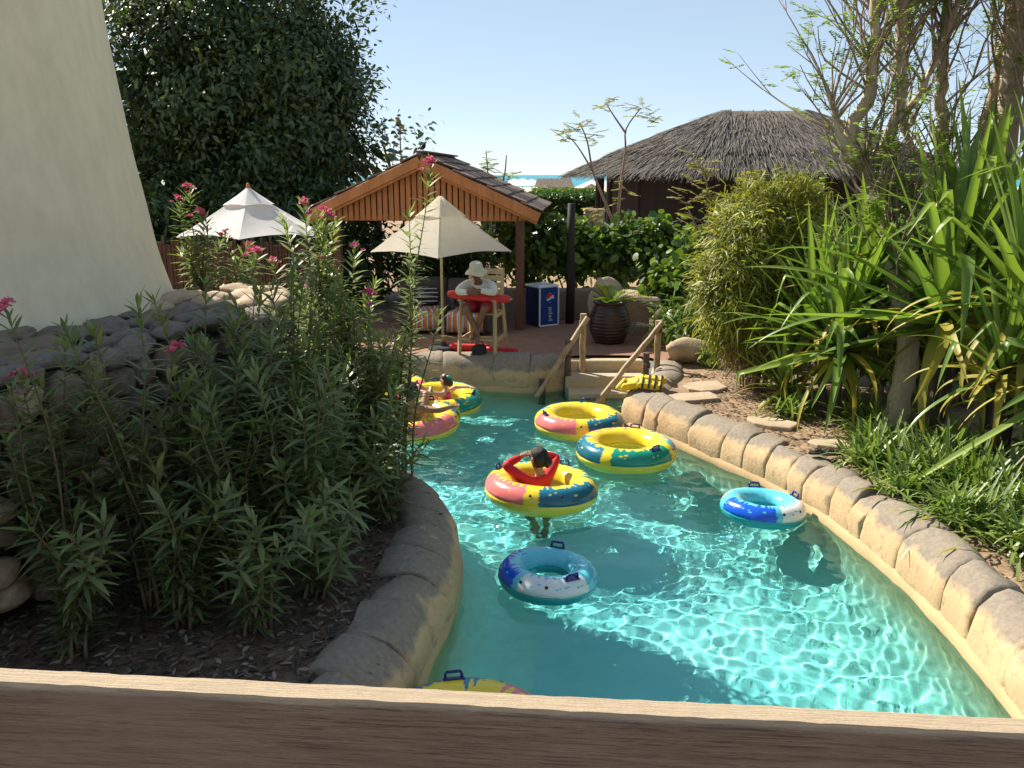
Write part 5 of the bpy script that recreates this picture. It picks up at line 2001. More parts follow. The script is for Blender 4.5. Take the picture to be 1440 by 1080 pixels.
# trunk leans in from the bed, then forks above the screw palms
bare_tree('half-bare pale-barked tree whose smooth leaning trunk rises from the lilies', (4.20, 9.05, 0.4),
          [([(0, 0, -0.05), (0.10, 0.10, 0.45), (0.16, 0.2, 0.95), (0.02, 0.5, 1.9), (-0.10, 0.85, 2.55), (-0.18, 0.95, 2.95)], (0.17, 0.12)),
           ([(-0.18, 0.95, 2.90), (-0.38, 0.98, 3.05), (-0.36, 1.0, 3.35), (-0.20, 1.0, 3.7), (-0.22, 1.0, 4.4), (-0.18, 1.0, 5.6)], (0.11, 0.055)),
           ([(-0.16, 0.95, 2.92), (0.06, 1.0, 3.2), (0.16, 1.0, 3.7), (0.12, 1.1, 4.5), (0.22, 1.1, 5.6)], (0.10, 0.05)),
           ([(-0.38, 0.98, 3.05), (-0.55, 0.95, 3.3), (-0.62, 0.9, 3.5)], (0.08, 0.035)),
           ([(0.1, 1.0, 3.3), (0.5, 1.1, 3.9), (0.75, 1.1, 4.8)], (0.06, 0.03))], 21, 170, 480, 1.3)
bare_tree('half-bare tree with several upright stems behind the tallest screw palm', (5.3, 10.6, 0.4),
          [([(0, 0, 0), (0, 0, 1.6), (-0.1, 0, 2.8), (-0.25, 0, 4.0), (-0.3, 0, 5.6)], (0.16, 0.06)),
           ([(-0.05, 0, 2.2), (0.3, 0, 3.2), (0.45, 0, 4.5), (0.5, 0, 5.8)], (0.11, 0.05)),
           ([(-0.1, 0, 2.6), (-0.6, 0.1, 3.4), (-0.75, 0.1, 4.6)], (0.07, 0.03))], 22, 120, 200, 1.4)
bare_tree('half-bare tree leaning over the yellowed screw palm', (6.2, 9.8, 0.4),
          [([(0, 0, 0), (0, 0, 1.6), (-0.1, 0, 2.8), (-0.3, 0, 3.9), (-0.25, 0, 5.4)], (0.16, 0.06)),
           ([(-0.05, 0, 2.2), (-0.5, 0, 3.2), (-0.55, 0, 4.2), (-0.8, 0, 5.4)], (0.10, 0.04)),
           ([(0, 0, 2.6), (0.3, 0.1, 3.4), (0.25, 0.1, 4.9)], (0.07, 0.03))], 23, 110, 180, 1.4)


# small trees with flat sprays of leaves
def spray_tree(label, base, limbs, sprays, m, seed):
    t = thing('sapling', label, 'tree', base, 0, 'thin trees with flat sprays of leaves')
    rnd = random.Random(seed)
    mb = MB()
    for pts, rr in limbs:
        P = resample(pts, 0.15)
        n = len(P)
        mb.tube(P, [rr[0] + (rr[1] - rr[0]) * (i / (n - 1)) for i in range(n)], 6)
    O, D, U, L = [], [], [], []
    for (sx, sy, sz, r, k) in sprays:
        for q in range(k + 4):
            a = rnd.uniform(0, 2 * PI)
            ln = r * rnd.uniform(0.5, 1)
            ax = Vector((math.cos(a), math.sin(a), rnd.uniform(-0.35, 0.6)))
            st = Vector((sx + rnd.gauss(0, 0.06), sy, sz + rnd.gauss(0, 0.1)))
            mb.tube([st, st + ax * ln], [0.008, 0.003], 4)
            sd = ax.cross(Vector((0, 0, 1))).normalized()
            n = int(ln / 0.035)
            for z in range(2, n):
                for s in (-1, 1):
                    O.append(st + ax * (0.035 * z))
                    D.append(sd * s + ax * 0.5)
                    U.append(Vector((rnd.gauss(0, 0.3), rnd.gauss(0, 0.3), 1)))
                    L.append(0.095 * rnd.uniform(0.7, 1.2))
    N = len(O)
    L = np.array(L)
    mb.obj('trunk', MATS['twig_bark'], t, True)
    blade_obj('leaves', blades(np.array(O), np.array(D), np.array(U), L, L * 0.42, np.full(N, 0.15), PROF_OVAL), MATS[m], t)


spray_tree('thin tree with feathery sprays growing from the stone planter before the thatched hut', (2.62, 22.0, 1.9),
           [([(0, 0, 0), (-0.3, 0, 0.7), (-0.6, 0, 1.4), (-0.75, 0, 2.1), (-0.95, 0, 2.55)], (0.05, 0.015)),
            ([(0.05, 0, 0), (0.1, 0, 0.9), (0.2, 0, 1.9), (0.2, 0, 2.4), (0.55, 0, 2.9)], (0.05, 0.015)),
            ([(0.2, 0, 2.3), (-0.1, 0, 2.7), (-0.3, 0, 3.0)], (0.03, 0.012)),
            ([(-0.6, 0, 1.4), (-1.0, 0, 2.0), (-1.3, 0, 2.3)], (0.03, 0.01))],
           [(-0.95, 0, 2.5, 0.5, 9), (-1.3, 0, 2.3, 0.5, 9), (-0.6, 0, 2.25, 0.4, 6), (-0.3, 0, 3.0, 0.45, 7), (0.5, 0, 2.9, 0.5, 8), (0.75, 0, 2.6, 0.4, 5), (0.2, 0, 0.9, 0.4, 4), (-0.5, 0, 0.4, 0.4, 4)], 'leaf_yellow', 3)
spray_tree('thin sapling with light green sprays behind the pavilion roof', (-0.45, 20.5, 0.4),
           [([(0, 0, 0), (-0.05, 0, 1.5), (-0.1, 0, 2.6), (-0.15, 0, 3.35)], (0.05, 0.012)), ([(-0.05, 0, 2.2), (0.25, 0, 2.7), (0.32, 0, 3.25)], (0.03, 0.015))],
           [(-0.12, 0, 3.1, 0.35, 7), (-0.1, 0, 2.8, 0.3, 5), (0.35, 0, 2.75, 0.45, 7), (0.1, 0, 2.7, 0.3, 4)], 'leaf_fresh', 4)
spray_tree('yellow-leaved thin tree between the palm and the bamboo bush', (3.6, 15.8, 0.4),
           [([(0, 0, 0), (-0.05, 0, 1.2), (0.0, 0, 2.2), (-0.2, 0, 3.0)], (0.05, 0.012)), ([(0, 0, 1.6), (0.5, 0, 2.3), (0.7, 0, 2.8)], (0.03, 0.01)), ([(0, 0, 1.4), (-0.3, 0, 2.0), (-0.45, 0, 2.3)], (0.03, 0.01))],
           [(-0.2, 0, 2.9, 0.5, 9), (0.0, 0, 2.4, 0.5, 9), (0.7, 0, 2.7, 0.5, 9), (0.4, 0, 2.2, 0.5, 9), (-0.4, 0, 2.3, 0.45, 8), (-0.2, 0, 1.9, 0.45, 8)], 'leaf_yellow', 5)

# dry flower stalk above the pavilion
t = thing('dry_flower_stalk', 'tall thin stalk with dry brown flower heads above the pavilion roof', 'plant', (-2.35, 18.6, 0.4))
MB().tube([(0, 0, 0), (0.03, 0, 2.0), (0.0, 0, 3.95)], [0.035, 0.025, 0.01], 6).obj('stem', MATS['stem_green'], t, True)
rnd = random.Random(6)
for k in range(15):
    z = 3.1 + 0.06 * k
    a = rnd.uniform(0, 6.28)
    q = 0.14 if k < 13 else 0.04
    mb = MB()
    mb.tube([(0, 0, z - 0.05), (q * math.cos(a), q * math.sin(a), z)], 0.006, 4)
    mb.lathe([(0.0, -0.03), (0.035, -0.02), (0.05, 0.0), (0.04, 0.025), (0.0, 0.035)], 8, (q * math.cos(a), q * math.sin(a), z), 0.5, k)
    mb.obj('flower_head', MATS['grass_leaf_dry' if k % 3 else 'stem_green'], t)


# palm whose lowest fronds hang into view from above
t = thing('palm_tree', 'tall palm with hanging fronds rising behind the half-bare trees', 'palm', (5.75, 10.3, 0.4))
MB().tube([(0, 0, 0), (0.05, 0, 2), (-0.05, 0, 4), (0, 0, 6.0)], [0.16, 0.13, 0.12, 0.12], 10).obj('trunk', MATS['bark_pale'], t, True)
rnd = random.Random(9)
for k in range(16):
    a = k * 2.4 + 0.3
    hd = obj('frond_base', MB().tube([(0, 0, 0), (0, 0, 0.06)], 0.02, 5).me('frond_base', MATS['stem_green']), t, (0, 0, 6.0))
    frond(hd, (math.cos(a), math.sin(a), rnd.uniform(0.2, 1.2)), rnd.uniform(2.0, 2.5), MATS['leaf_silver'], 40, 0.5, 0.45, 0.03)
for (d, L, sg) in (((-1, -0.05, 0.3), 2.6, 0.55), ((-0.25, -0.9, 0.1), 1.9, 0.75)):
    hd = obj('frond_base', MB().tube([(0, 0, 0), (0, 0, 0.06)], 0.02, 5).me('frond_base', MATS['stem_green']), t, (0, 0, 6.0))
    frond(hd, d, L, MATS['leaf_silver'], 46, 0.5, sg, 0.03)


# ================================================================== FAR BACKGROUND
def thatch_hut():
    cx, cy = 9.4, 33.0
    t = thing('thatched_hut', 'large thatched hut with dark walls behind the shrubs', 'hut', (cx, cy, 0.4))
    RD, RL = 5.65, 1.3
    EZ, TZ = 2.95, 5.1

    def pt(a, r, z):
        c, s = math.cos(a), math.sin(a)
        return (r * c + (RL if c > 0 else -RL) * min(1, abs(c) * 4), r * s * 0.85, z)
    n = 96
    V, F = [], []
    prof = [(1.0, 0.0), (0.75, 0.27), (0.74, 0.31), (0.5, 0.55), (0.25, 0.80), (0.05, 0.985), (0.0, 1.0)]
    for (r, z) in prof:
        for i in range(n):
            V.append(pt(2 * PI * i / n, RD * r, EZ + (TZ - EZ) * z))
    for k in range(len(prof) - 1):
        for i in range(n):
            j = (i + 1) % n
            F.append((k * n + i, k * n + j, (k + 1) * n + j, (k + 1) * n + i))
    F.append(tuple(reversed(range(n))))
    rf = obj('roof', np_mesh('roof', V, F, MATS['thatch'], True), t)
    # thatch bundles over the roof
    N = 42000
    a = RNG.uniform(PI * 0.9, 2.1 * PI, N)
    r = np.sqrt(RNG.uniform(0.0, 1.03, N))
    rr = RD * r
    zf = np.interp(1 - r, [0, 0.25, 0.26, 0.5, 0.75, 0.95, 1], [0, 0.27, 0.31, 0.55, 0.80, 0.985, 1.0])
    c, s = np.cos(a), np.sin(a)
    O = np.stack([rr * c + np.sign(c) * RL * np.minimum(1, np.abs(c) * 4), rr * s * 0.85, EZ + (TZ - EZ) * zf + RNG.uniform(0.01, 0.07, N)], -1)
    D = np.stack([c, s * 0.85, np.full(N, -0.40)], -1) + RNG.normal(0, 0.08, (N, 3))
    U = np.stack([c * 0.4, s * 0.4, np.ones(N)], -1) + RNG.normal(0, 0.25, (N, 3))
    L = RNG.uniform(0.35, 0.8, N)
    leafmat('thatch_straw', (0.035, 0.03, 0.026), (0.21, 0.18, 0.145), 0.0, 0.9, (1, 1, 1))
    blade_obj('straw', blades(O, D, U, L, RNG.uniform(0.015, 0.034, N), np.full(N, 0.06), [(0, 1), (0.6, 1), (1, 0.4)], v=RNG.random(N)), MATS['thatch_straw'], rf)
    # walls and posts
    V, F = [], []
    for z in (0, 3.2):
        for i in range(n):
            V.append(pt(2 * PI * i / n, RD * 0.80, z))
    for i in range(n):
        j = (i + 1) % n
        F.append((i, j, n + j, n + i))
    obj('wall', np_mesh('wall', V, F, MATS['wood_dark']), t)
    for i in range(18):
        p = pt(2 * PI * i / 18, RD * 0.86, 0)
        MB().tube([(p[0], p[1], 0), (p[0], p[1], 2.75)], 0.09, 8).obj('post', MATS['wood_dark'], t)


thatch_hut()


def clipped_hedge(label, x0, x1, y, d, h, n, m='leaf_hedge'):
    t = thing('clipped_hedge', label, 'hedge', ((x0 + x1) / 2, y, 0.4))
    w = x1 - x0
    MB().box((0, 0, h * 0.47), (w * 0.985, d * 0.9, h * 0.92)).obj('core', MATS['dark_mulch'], t)
    X = RNG.uniform(-w / 2, w / 2, n)
    k = RNG.random(n)
    top = k < 0.45
    Y = np.where(top, RNG.uniform(-d / 2, d / 2, n), -d / 2 + RNG.normal(0, 0.04, n))
    Z = np.where(top, h + RNG.normal(0, 0.05, n), RNG.uniform(0, h, n))
    O = np.stack([X, Y, Z], -1)
    D = np.where(top[:, None], np.array([0, -0.3, 1.0]), np.array([0, -1.0, 0.5])) + RNG.normal(0, 0.7, (n, 3))
    U = RNG.normal(0, 1, (n, 3)) + np.array([0, -0.5, 0.8])
    L = RNG.uniform(0.12, 0.28, n)
    blade_obj('leaves', blades(O, D, U, L, L * 0.55, np.full(n, 0.2), PROF_OVAL), MATS[m], t)


clipped_hedge('long clipped dark green hedge before the beach huts', -1.5, 5.2, 44.0, 3.0, 1.75, 9000)
clipped_hedge('paler clipped hedge beyond the long dark hedge', 1.4, 5.6, 58.0, 3.0, 1.75, 4000, 'leaf_grape')

# stone planter pillar
t = thing('stone_planter', 'square stone planter pillar under the thin feathery tree', 'planter', (2.65, 22.0, 0.4))
MB().box((0, 0, 0.72), (0.44, 0.44, 1.44), ch=0.02).obj('pillar', MATS['warm_stone'], t)
MB().box((0, 0, 1.47), (0.54, 0.54, 0.10), ch=0.02).obj('cap', MATS['warm_stone'], t)
t = thing('stone_planter', 'brown square pillar beside the dark hut wall', 'planter', (2.55, 27.0, 0.4))
MB().box((0, 0, 0.85), (0.6, 0.6, 1.7), ch=0.02).obj('pillar', MATS['wall_render'], t)
MB().box((0, 0, 1.74), (0.66, 0.66, 0.08), ch=0.02).obj('cap', MATS['wall_render'], t)


def car():
    mat('car_paint', (0.72, 0.74, 0.76), (0.70, 0.72, 0.74), 3, 0.25, lo=0.2, hi=0.8)
    mat('car_glass', (0.02, 0.025, 0.03), (0.03, 0.035, 0.04), 3, 0.08)
    t = thing('parked_car', 'white parked car, only its roof showing above the shrubs', 'car', (2.05, 27.5, 0.4), R(8))
    P = [(-2.1, 0.35), (-2.15, 0.75), (-1.9, 0.95), (-1.2, 1.0), (-0.65, 1.40), (0.6, 1.46), (1.3, 1.02), (2.0, 0.85), (2.15, 0.6), (2.1, 0.35)]
    V, F = [], []
    n = len(P)
    for (y, k) in ((-0.85, 0.9), (-0.75, 1), (0.75, 1), (0.85, 0.9)):
        V += [(x * (0.98 if k < 1 else 1), y, 0.35 + (z - 0.35) * (0.93 if k < 1 else 1)) for x, z in P]
    for s in range(3):
        for i in range(n):
            j = (i + 1) % n
            F.append((s * n + i, s * n + j, (s + 1) * n + j, (s + 1) * n + i))
    F += [tuple(reversed(range(n))), tuple(range(3 * n, 4 * n))]
    obj('body', np_mesh('body', V, F, MATS['car_paint']), t)
    MB().add([(-1.05, -0.858, 1.0), (1.05, -0.858, 1.0), (0.5, -0.856, 1.33), (-0.6, -0.856, 1.30)], [(0, 1, 2, 3)]).obj('side_window', MATS['car_glass'], t)
    for x in (-1.3, 1.3):
        for y in (-0.78, 0.78):
            w = MB().tube([(x, y - 0.1, 0.33), (x, y + 0.1, 0.33)], 0.33, 20).obj('wheel', MATS['black_rubber'], t)
            MB().tube([(x, y - 0.106, 0.33), (x, y + 0.106, 0.33)], 0.19, 14).obj('rim', MATS['white_plastic'], w)


car()


def beach_hut(label, x, y, w, h):
    t = thing('beach_hut', label, 'hut', (x, y, 0.41))
    MB().box((0, 0, h * 0.35), (w * 0.9, w * 0.7, h * 0.7)).obj('wall', MATS['warm_stone'], t)
    rf = MB()
    hw, d = w * 0.55, w * 0.45
    rf.add([(-hw, -d, h * 0.66), (hw, -d, h * 0.66), (hw, d, h * 0.66), (-hw, d, h * 0.66), (-hw * 0.85, 0, h * 1.05), (hw * 0.85, 0, h * 1.05)],
           [(0, 1, 5, 4), (2, 3, 4, 5), (1, 2, 5), (3, 0, 4), (3, 2, 1, 0)])
    rf.obj('roof', MATS['thatch'], t)
    MB().box((w * 0.1, -w * 0.352, h * 0.25), (0.9, 0.03, h * 0.5)).obj('door', MATS['wood_brown'], t)
    for q in (-0.28, 0.34):
        MB().box((w * q, -w * 0.352, h * 0.42), (0.7, 0.03, 0.6)).obj('window', MATS['wood_dark'], t)


beach_hut('small beach hut with a grey thatched roof before the sea', 4.6, 96.0, 3.9, 2.3)


def beach_shade(label, x, y, w, h, m, grp):
    t = thing('beach_parasol', label, 'parasol', (x, y, 0.41), 0, grp)
    MB().tube([(0, 0, 0), (0, 0, h)], 0.05, 6).obj('pole', MATS['wood_brown'], t)
    n = 8
    c = MB()
    V = [(0, 0, h)] + [(w / 2 * math.cos(2 * PI * i / n), w / 2 * math.sin(2 * PI * i / n), h * 0.66) for i in range(n)]
    c.add(V, [(0, 1 + i, 1 + (i + 1) % n) for i in range(n)])
    c.obj('canopy', m, t)


G1 = 'white beach parasols'
for x, y, w, h in ((1.3, 105, 4.2, 2.4), (2.5, 110, 4.0, 2.3), (8.4, 92, 3.6, 2.3), (9.6, 94, 3.6, 2.4), (0.3, 100, 3.8, 2.4)):
    beach_shade('white parasol on the beach before the sea', x, y, w, h, MATS['canvas_white'], G1)
for x, y, lb in ((-0.2, 84, 'straw beach shade just above the pavilion shingles'), (3.2, 80, 'straw beach shade in front of the small beach hut'), (7.6, 84, 'straw beach shade next to the thatched hut eave')):
    beach_shade(lb, x, y, 2.6, 2.0, MATS['thatch'], 'straw beach shades')
# ================================================================== PEOPLE
mat('skin_tan', (0.36, 0.19, 0.115), (0.31, 0.16, 0.095), 9, 0.5)
mat('skin_brown', (0.20, 0.105, 0.065), (0.17, 0.088, 0.055), 9, 0.5)
mat('skin_fair', (0.55, 0.33, 0.24), (0.50, 0.29, 0.20), 9, 0.5)
mat('hair_black', (0.007, 0.006, 0.006), (0.022, 0.017, 0.014), 45, 0.45, 1.0, 0.01, (1, 1, 0.25))
mat('hair_brown', (0.05, 0.026, 0.016), (0.085, 0.045, 0.026), 30, 0.45, 0.5, 0.004)
mat('shirt_white', (0.68, 0.66, 0.60), (0.60, 0.58, 0.53), 7, 0.9, 0.5, 0.02)
mat('shorts_red', (0.42, 0.02, 0.04), (0.34, 0.016, 0.035), 7, 0.85, 0.4, 0.02)
mat('top_red', (0.62, 0.015, 0.02), (0.52, 0.012, 0.018), 7, 0.7, 0.35, 0.015)
mat('top_pink', (0.62, 0.07, 0.17), (0.52, 0.05, 0.14), 7, 0.7, 0.3, 0.01)
mat('hat_cloth', (0.62, 0.56, 0.42), (0.54, 0.48, 0.36), 9, 0.9, 0.4, 0.01)
mat('clip_green', (0.02, 0.55, 0.32), None, 9, 0.4)


def skin_mesh(name, nodes, edges, m, root=0, levels=2):
    """continuous surface grown round a skeleton: nodes = [(pos, radius)]"""
    me = bpy.data.meshes.new(name)
    me.from_pydata([tuple(p) for p, r in nodes], edges, [])
    o = bpy.data.objects.new('tmp_' + name, me)
    COL.objects.link(o)
    sk = o.modifiers.new('skin', 'SKIN')
    sk.use_smooth_shade = True
    sk.branch_smoothing = 0.6
    lay = me.skin_vertices[0].data if len(me.skin_vertices) else None
    if lay is None:
        bpy.context.view_layer.objects.active = o
        o.select_set(True)
        bpy.ops.mesh.customdata_skin_add()
        lay = me.skin_vertices[0].data
    for i, (p, r) in enumerate(nodes):
        rr = r if hasattr(r, '__len__') else (r, r)
        lay[i].radius = rr
        lay[i].use_root = (i == root)
    ss = o.modifiers.new('sub', 'SUBSURF')
    ss.levels = ss.render_levels = levels
    bpy.context.view_layer.update()
    ev = o.evaluated_get(bpy.context.evaluated_depsgraph_get())
    out = bpy.data.meshes.new_from_object(ev)
    out.name = name
    bpy.data.objects.remove(o)
    out.materials.clear()
    out.materials.append(m)
    out.shade_smooth()
    return out


class Body:
    def __init__(self, k=1.0):
        self.n, self.e, self.k = [], [], k

    def add(self, p, r, prev=None):
        rr = tuple(q * self.k for q in r) if hasattr(r, '__len__') else r * self.k
        self.n.append((Vector(p), rr))
        i = len(self.n) - 1
        if prev is not None:
            self.e.append((prev, i))
        return i

    def chain(self, start, pts):
        for p, r in pts:
            start = self.add(p, r, start)
        return start

    def hand(self, wrist_i, wrist, d, side, size=1.0):
        """palm and five fingers; d = direction of the fingers, side = direction towards the thumb"""
        d, s = Vector(d).normalized(), Vector(side).normalized()
        s = (s - d * s.dot(d)).normalized()
        dn = d.cross(s)
        k = size
        pc = self.add(wrist + d * 0.055 * k, 0.03 * k / self.k, wrist_i)
        for q, (off, ln) in enumerate([(0.03, 0.065), (0.011, 0.075), (-0.009, 0.07), (-0.028, 0.055)]):
            b = wrist + d * 0.085 * k + s * off * k
            a = self.add(b, 0.0095 * k / self.k, pc)
            a = self.add(b + (d * 0.5 * ln + dn * 0.006) * k, 0.0085 * k / self.k, a)
            self.add(b + (d * 0.85 * ln + dn * 0.03) * k, 0.0075 * k / self.k, a)
        a = self.add(wrist + (d * 0.045 + s * 0.042) * k, 0.011 * k / self.k, pc)
        self.add(wrist + (d * 0.085 + s * 0.062 + dn * 0.012) * k, 0.009 * k / self.k, a)


def head(b, neck_i, base, up, face, k=1.0):
    """neck node -> jaw, skull, crown, with a nose; returns the centre"""
    up, f = Vector(up).normalized(), Vector(face).normalized()
    f = (f - up * f.dot(up)).normalized()
    j = b.add(base + (up * 0.045 + f * 0.035) * k, (0.055 * k / b.k, 0.058 * k / b.k), neck_i)
    c = b.add(base + (up * 0.115 + f * 0.015) * k, (0.078 * k / b.k, 0.092 * k / b.k), j)
    b.add(base + (up * 0.185 + f * 0.0) * k, (0.062 * k / b.k, 0.075 * k / b.k), c)
    return base + (up * 0.12 + f * 0.012) * k, up, f


def face_parts(t, c, up, f, k, skin_m):
    s = up.cross(f)
    ns = MB().tube([c + (f * 0.085 + up * 0.02) * k, c + (f * 0.108 - up * 0.015) * k, c + (f * 0.088 - up * 0.028) * k], [0.008 * k, 0.014 * k, 0.006 * k], 8).obj('nose', skin_m, t, True)
    for q in (-1, 1):
        MB().tube([c + (f * 0.083 + s * 0.034 * q + up * 0.018) * k, c + (f * 0.092 + s * 0.034 * q + up * 0.018) * k], [0.012 * k, 0.007 * k], 8).obj('eye', MATS['hair_black'], t, True)
        MB().tube([c + (s * 0.082 * q - up * 0.03) * k, c + (s * 0.092 * q) * k, c + (s * 0.085 * q + up * 0.03) * k], [0.010 * k, 0.018 * k, 0.010 * k], 8).obj('ear', skin_m, t, True)
    MB().tube([c + (f * 0.078 + s * -0.024 - up * 0.055) * k, c + (f * 0.088 - up * 0.055) * k, c + (f * 0.078 + s * 0.024 - up * 0.055) * k], 0.006 * k, 6).obj('mouth', MATS['top_red'], t, True)


def hair_cap(t, c, up, f, k, m, bun=None, low=-0.25, name='hair'):
    """thick cap of hair over the back and top of the head, open at the face"""
    s = up.cross(f)
    V, F = [], []
    nu, nv = 26, 14
    for i in range(nv + 1):
        b = PI / 2 - (PI * 0.78) * i / nv
        for j in range(nu):
            a = 2 * PI * j / nu
            dx, dz = math.cos(a), math.sin(a)
            fr = max(0.0, dx)
            bb = b if fr < 0.2 else max(b, 0.25 + 0.5 * (fr - 0.2))
            w = 1 + 0.05 * noise.noise((dx * 5, dz * 5, bb * 5))
            p = c + (f * (math.cos(bb) * dx * 0.108 - 0.012) + s * math.cos(bb) * dz * 0.094 + up * (math.sin(bb) * 0.118 + 0.012)) * k * w
            V.append(tuple(p))
    for i in range(nv):
        for j in range(nu):
            q = (j + 1) % nu
            F.append((i * nu + j, (i + 1) * nu + j, (i + 1) * nu + q, i * nu + q))
    h = obj(name, np_mesh(name, V, F, m, True), t)
    if bun is not None:
        p = c + (f * bun[0] + s * bun[1] + up * bun[2]) * k
        V, F = [], []
        for i in range(9):
            b = -PI / 2 + PI * i / 8
            for j in range(14):
                a = 2 * PI * j / 14
                w = 1 + 0.16 * noise.noise((math.cos(a) * 2, math.sin(a) * 2, b * 2))
                V.append((p.x + bun[3] * k * w * math.cos(b) * math.cos(a), p.y + bun[3] * k * w * math.cos(b) * math.sin(a), p.z + bun[3] * k * w * math.sin(b)))
        for i in range(8):
            for j in range(14):
                q = (j + 1) % 14
                F.append((i * 14 + j, i * 14 + q, (i + 1) * 14 + q, (i + 1) * 14 + j))
        obj('hair_bun', np_mesh('hair_bun', V, F, m, True), h)
    return h


def lifeguard():
    t = thing('person', 'person in white long-sleeved shirt, red shorts and pale sun hat leaning on the chair', 'person', CH, CHR)
    V3 = Vector
    b = Body()
    pel = b.add((0, 0.10, 0.80), (0.14, 0.11))
    w = b.add((0, 0.0, 0.93), (0.13, 0.10), pel)
    ch = b.add((0, -0.11, 1.05), (0.15, 0.11), w)
    nk = b.add((0, -0.185, 1.205), 0.05, ch)
    c, up, f = head(b, nk, V3((0, -0.215, 1.235)), (0, -0.35, 1), (-0.15, -1, -0.45))
    S = {}
    for s in (-1, 1):
        sh = (s * 0.185, -0.09, 1.16)
        el = (s * 0.30, -0.30, 1.03)
        wr = V3((s * 0.055, -0.42, 1.06 + 0.02 * s))
        a = b.chain(ch, [(sh, 0.062), (V3(sh).lerp(V3(el), 0.5), 0.05), (el, 0.042), (V3(el).lerp(wr, 0.5), 0.038), (wr, 0.027)])
        b.hand(a, wr, (-s * 1.0, -0.25, -0.1), (0, 0, 1))
        hip, kn, an = V3((s * 0.10, 0.06, 0.79)), V3((s * 0.15, -0.36, 0.80)), V3((-s * 0.03, -0.27 - 0.07 * (s < 0), 0.41))
        S[s] = (sh, el, wr, hip, kn, an)
        a = b.chain(pel, [(hip, 0.09), (hip.lerp(kn, 0.5), 0.075), (kn, 0.058), (kn.lerp(an, 0.4), 0.055), (an, 0.036)])
        a = b.chain(a, [(an + V3((0, 0.02, -0.05)), 0.035), (an + V3((-s * 0.01, -0.09, -0.075)), (0.04, 0.026)), (an + V3((-s * 0.015, -0.17, -0.085)), (0.035, 0.018))])
    obj('body', skin_mesh('body', b.n, b.e, MATS['skin_brown']), t)
    face_parts(t, c, up, f, 1.0, MATS['skin_brown'])
    # shirt
    b = Body()
    pel = b.add((0, 0.09, 0.80), (0.165, 0.135))
    w = b.add((0, 0.0, 0.93), (0.16, 0.13), pel)
    ch = b.add((0, -0.10, 1.07), (0.19, 0.145), w)
    b.add((0, -0.17, 1.13), (0.085, 0.075), ch)
    for s in (-1, 1):
        sh, el, wr = (V3(q) for q in S[s][:3])
        b.chain(ch, [(sh, 0.09), (sh.lerp(el, 0.5), 0.078), (el, 0.06), (el.lerp(wr, 0.5), 0.052), (el.lerp(wr, 0.85), 0.042)])
    obj('shirt', skin_mesh('shirt', b.n, b.e, MATS['shirt_white']), t)
    b = Body()
    pel = b.add((0, 0.10, 0.79), (0.17, 0.125))
    for s in (-1, 1):
        hip, kn = S[s][3], S[s][4]
        b.chain(pel, [(hip, 0.115), (hip.lerp(kn, 0.45), 0.108), (hip.lerp(kn, 0.88), 0.10)])
    obj('shorts', skin_mesh('shorts', b.n, b.e, MATS['shorts_red']), t)
    # bucket hat with a wide wavy brim
    V, F = [], []
    n = 28
    prof = [(0.0, 0.115), (0.06, 0.112), (0.092, 0.09), (0.104, 0.03), (0.11, 0.0), (0.14, -0.025), (0.172, -0.05), (0.172, -0.057), (0.14, -0.034), (0.108, -0.008)]
    for (r, z) in prof:
        for i in range(n):
            a = 2 * PI * i / n
            V.append((r * math.cos(a), r * math.sin(a), z + (0.018 * math.sin(3 * a + 1) if r > 0.12 else 0)))
    for k in range(len(prof) - 1):
        for i in range(n):
            j = (i + 1) % n
            F.append((k * n + i, k * n + j, (k + 1) * n + j, (k + 1) * n + i))
    q = (up * 1.0).to_track_quat('Z', 'Y')
    obj('sun_hat', np_mesh('sun_hat', V, F, MATS['hat_cloth'], True), t, c + up * 0.035, (up - f * 0.12).to_track_quat('Z', 'Y').to_euler())


lifeguard()


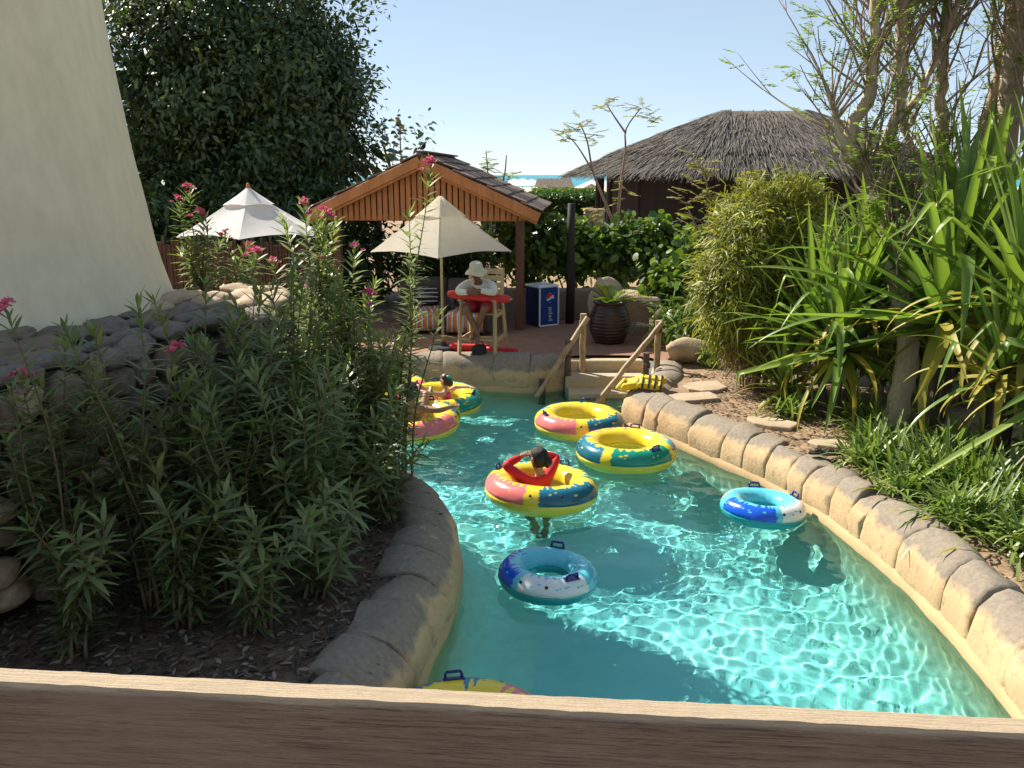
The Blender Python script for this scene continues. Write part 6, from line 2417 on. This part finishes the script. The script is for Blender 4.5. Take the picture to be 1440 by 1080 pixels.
def rider(label, loc, face, arms, legs, k, skin_m, hair_m, top_m, bun=None, lean=(0, 0), hz=0.34, sleeves=False, clip=None):
    """someone lying back in a tube: loc = tube centre on the water; arms/legs in local coordinates"""
    V3 = Vector
    t = thing('person', label, 'person', (loc[0], loc[1], 0.0))
    f = V3((face[0], face[1], 0)).normalized()
    s = V3((0, 0, 1)).cross(f)          # towards the person's own left hand side
    up = V3((0, 0, 1))
    b = Body(k)
    L = V3((lean[0], lean[1], 0))
    pel = b.add(f * 0.10 * k + L * 0.3 + up * (hz - 0.36 * k), (0.13, 0.11))
    w = b.add(L * 0.6 + up * (hz - 0.22 * k), (0.115, 0.09), pel)
    ch = b.add(L + up * (hz - 0.07 * k), (0.135, 0.095), w)
    nb = L + up * (hz + 0.045 * k) - f * 0.01
    nk = b.add(nb, 0.045, ch)
    c, u2, f2 = head(b, nk, nb + up * 0.03 * k, up + f * 0.05, f + V3((0, 0, -0.1)), k)
    sleeve = []
    for q in (-1, 1):
        sh = L + s * q * 0.155 * k + up * (hz - 0.03 * k)
        el, wr = (V3(p) for p in arms[q])
        a = b.chain(ch, [(sh, 0.055), (sh.lerp(el, 0.5), 0.046), (el, 0.039), (el.lerp(wr, 0.5), 0.035), (wr, 0.025)])
        d = (wr - el).normalized()
        b.hand(a, wr, d + V3((0, 0, -0.15)), f if abs(d.dot(f)) < 0.8 else s * -q, k)
        sleeve.append((sh, el, wr))
        hip = f * 0.10 * k + L * 0.3 + s * q * 0.085 * k + up * (hz - 0.38 * k)
        kn, an = (V3(p) for p in legs[q])
        a = b.chain(pel, [(hip, 0.085), (hip.lerp(kn, 0.5), 0.07), (kn, 0.052), (kn.lerp(an, 0.4), 0.05), (an, 0.034)])
        d = (an - kn).normalized()
        fd = (f * 0.8 - d * 0.1 + up * 0.5).normalized()
        b.chain(a, [(an + d * 0.045 * k, 0.033), (an + d * 0.06 * k + fd * 0.07 * k, (0.038, 0.025)), (an + d * 0.06 * k + fd * 0.14 * k, (0.034, 0.018))])
    obj('body', skin_mesh('body', b.n, b.e, skin_m), t)
    face_parts(t, c, u2, f2, k, skin_m)
    h = hair_cap(t, c, u2, f2, k, hair_m, bun)
    if top_m is not None:
        b = Body(k)
        p0 = b.add(L * 0.4 + f * 0.05 * k + up * (hz - 0.30 * k), (0.14, 0.115))
        w = b.add(L * 0.7 + up * (hz - 0.2 * k), (0.13, 0.105), p0)
        ch = b.add(L + up * (hz - 0.07 * k), (0.15, 0.112), w)
        b.add(L + up * (hz + 0.012 * k), (0.075, 0.07), ch)
        if sleeves:
            for sh, el, wr in sleeve:
                b.chain(ch, [(sh, 0.072), (sh.lerp(el, 0.5), 0.06), (el, 0.052), (el.lerp(wr, 0.5), 0.045), (el.lerp(wr, 0.9), 0.036)])
        obj('top', skin_mesh('top', b.n, b.e, top_m), t)
    if clip:
        p = c + (f2 * clip[0] + u2.cross(f2) * clip[1] + u2 * clip[2]) * k
        MB().box(p, (0.06, 0.035, 0.05), ch=0.012).obj('hair_clip', MATS['clip_green'], t)


rider('person in red long-sleeved top with dark hair in a bun, elbow on the tube', (0.27, 8.16), (-0.75, 0.65),
      {1: ((-0.34, -0.12, 0.40), (-0.17, 0.10, 0.42)), -1: ((0.20, 0.30, 0.34), (-0.02, 0.27, 0.40))},
      {1: ((-0.10, -0.10, -0.34), (-0.02, -0.22, -0.72)), -1: ((0.10, -0.02, -0.34), (0.06, -0.18, -0.74))},
      0.98, MATS['skin_tan'], MATS['hair_black'], MATS['top_red'], (-0.10, -0.02, -0.03, 0.055), (0.0, -0.02), 0.245, True)
rider('bare shouldered man with dark hair seen from behind, arms spread on the tube', (-1.27, 10.60), (0.05, 1),
      {1: ((-0.40, -0.30, 0.335), (-0.55, -0.08, 0.33)), -1: ((0.36, -0.30, 0.335), (0.50, -0.10, 0.33))},
      {1: ((-0.12, 0.40, 0.36), (-0.10, 0.66, 0.30)), -1: ((0.12, 0.40, 0.37), (0.14, 0.66, 0.30))},
      1.0, MATS['skin_tan'], MATS['hair_black'], None, None, (0.0, -0.20), 0.36)
rider('child in pink swimsuit with brown hair and a green hair clip', (-1.0, 11.56), (-0.9, 0.35),
      {1: ((-0.20, -0.22, 0.30), (-0.34, -0.12, 0.31)), -1: ((0.22, 0.10, 0.30), (0.40, 0.02, 0.32))},
      {1: ((-0.32, -0.05, 0.30), (-0.50, 0.0, 0.22)), -1: ((-0.30, 0.16, 0.30), (-0.48, 0.20, 0.22))},
      0.78, MATS['skin_fair'], MATS['hair_brown'], MATS['top_pink'], (-0.09, 0.0, -0.05, 0.06), (0.08, -0.10), 0.29, False, (-0.09, 0.03, 0.075))
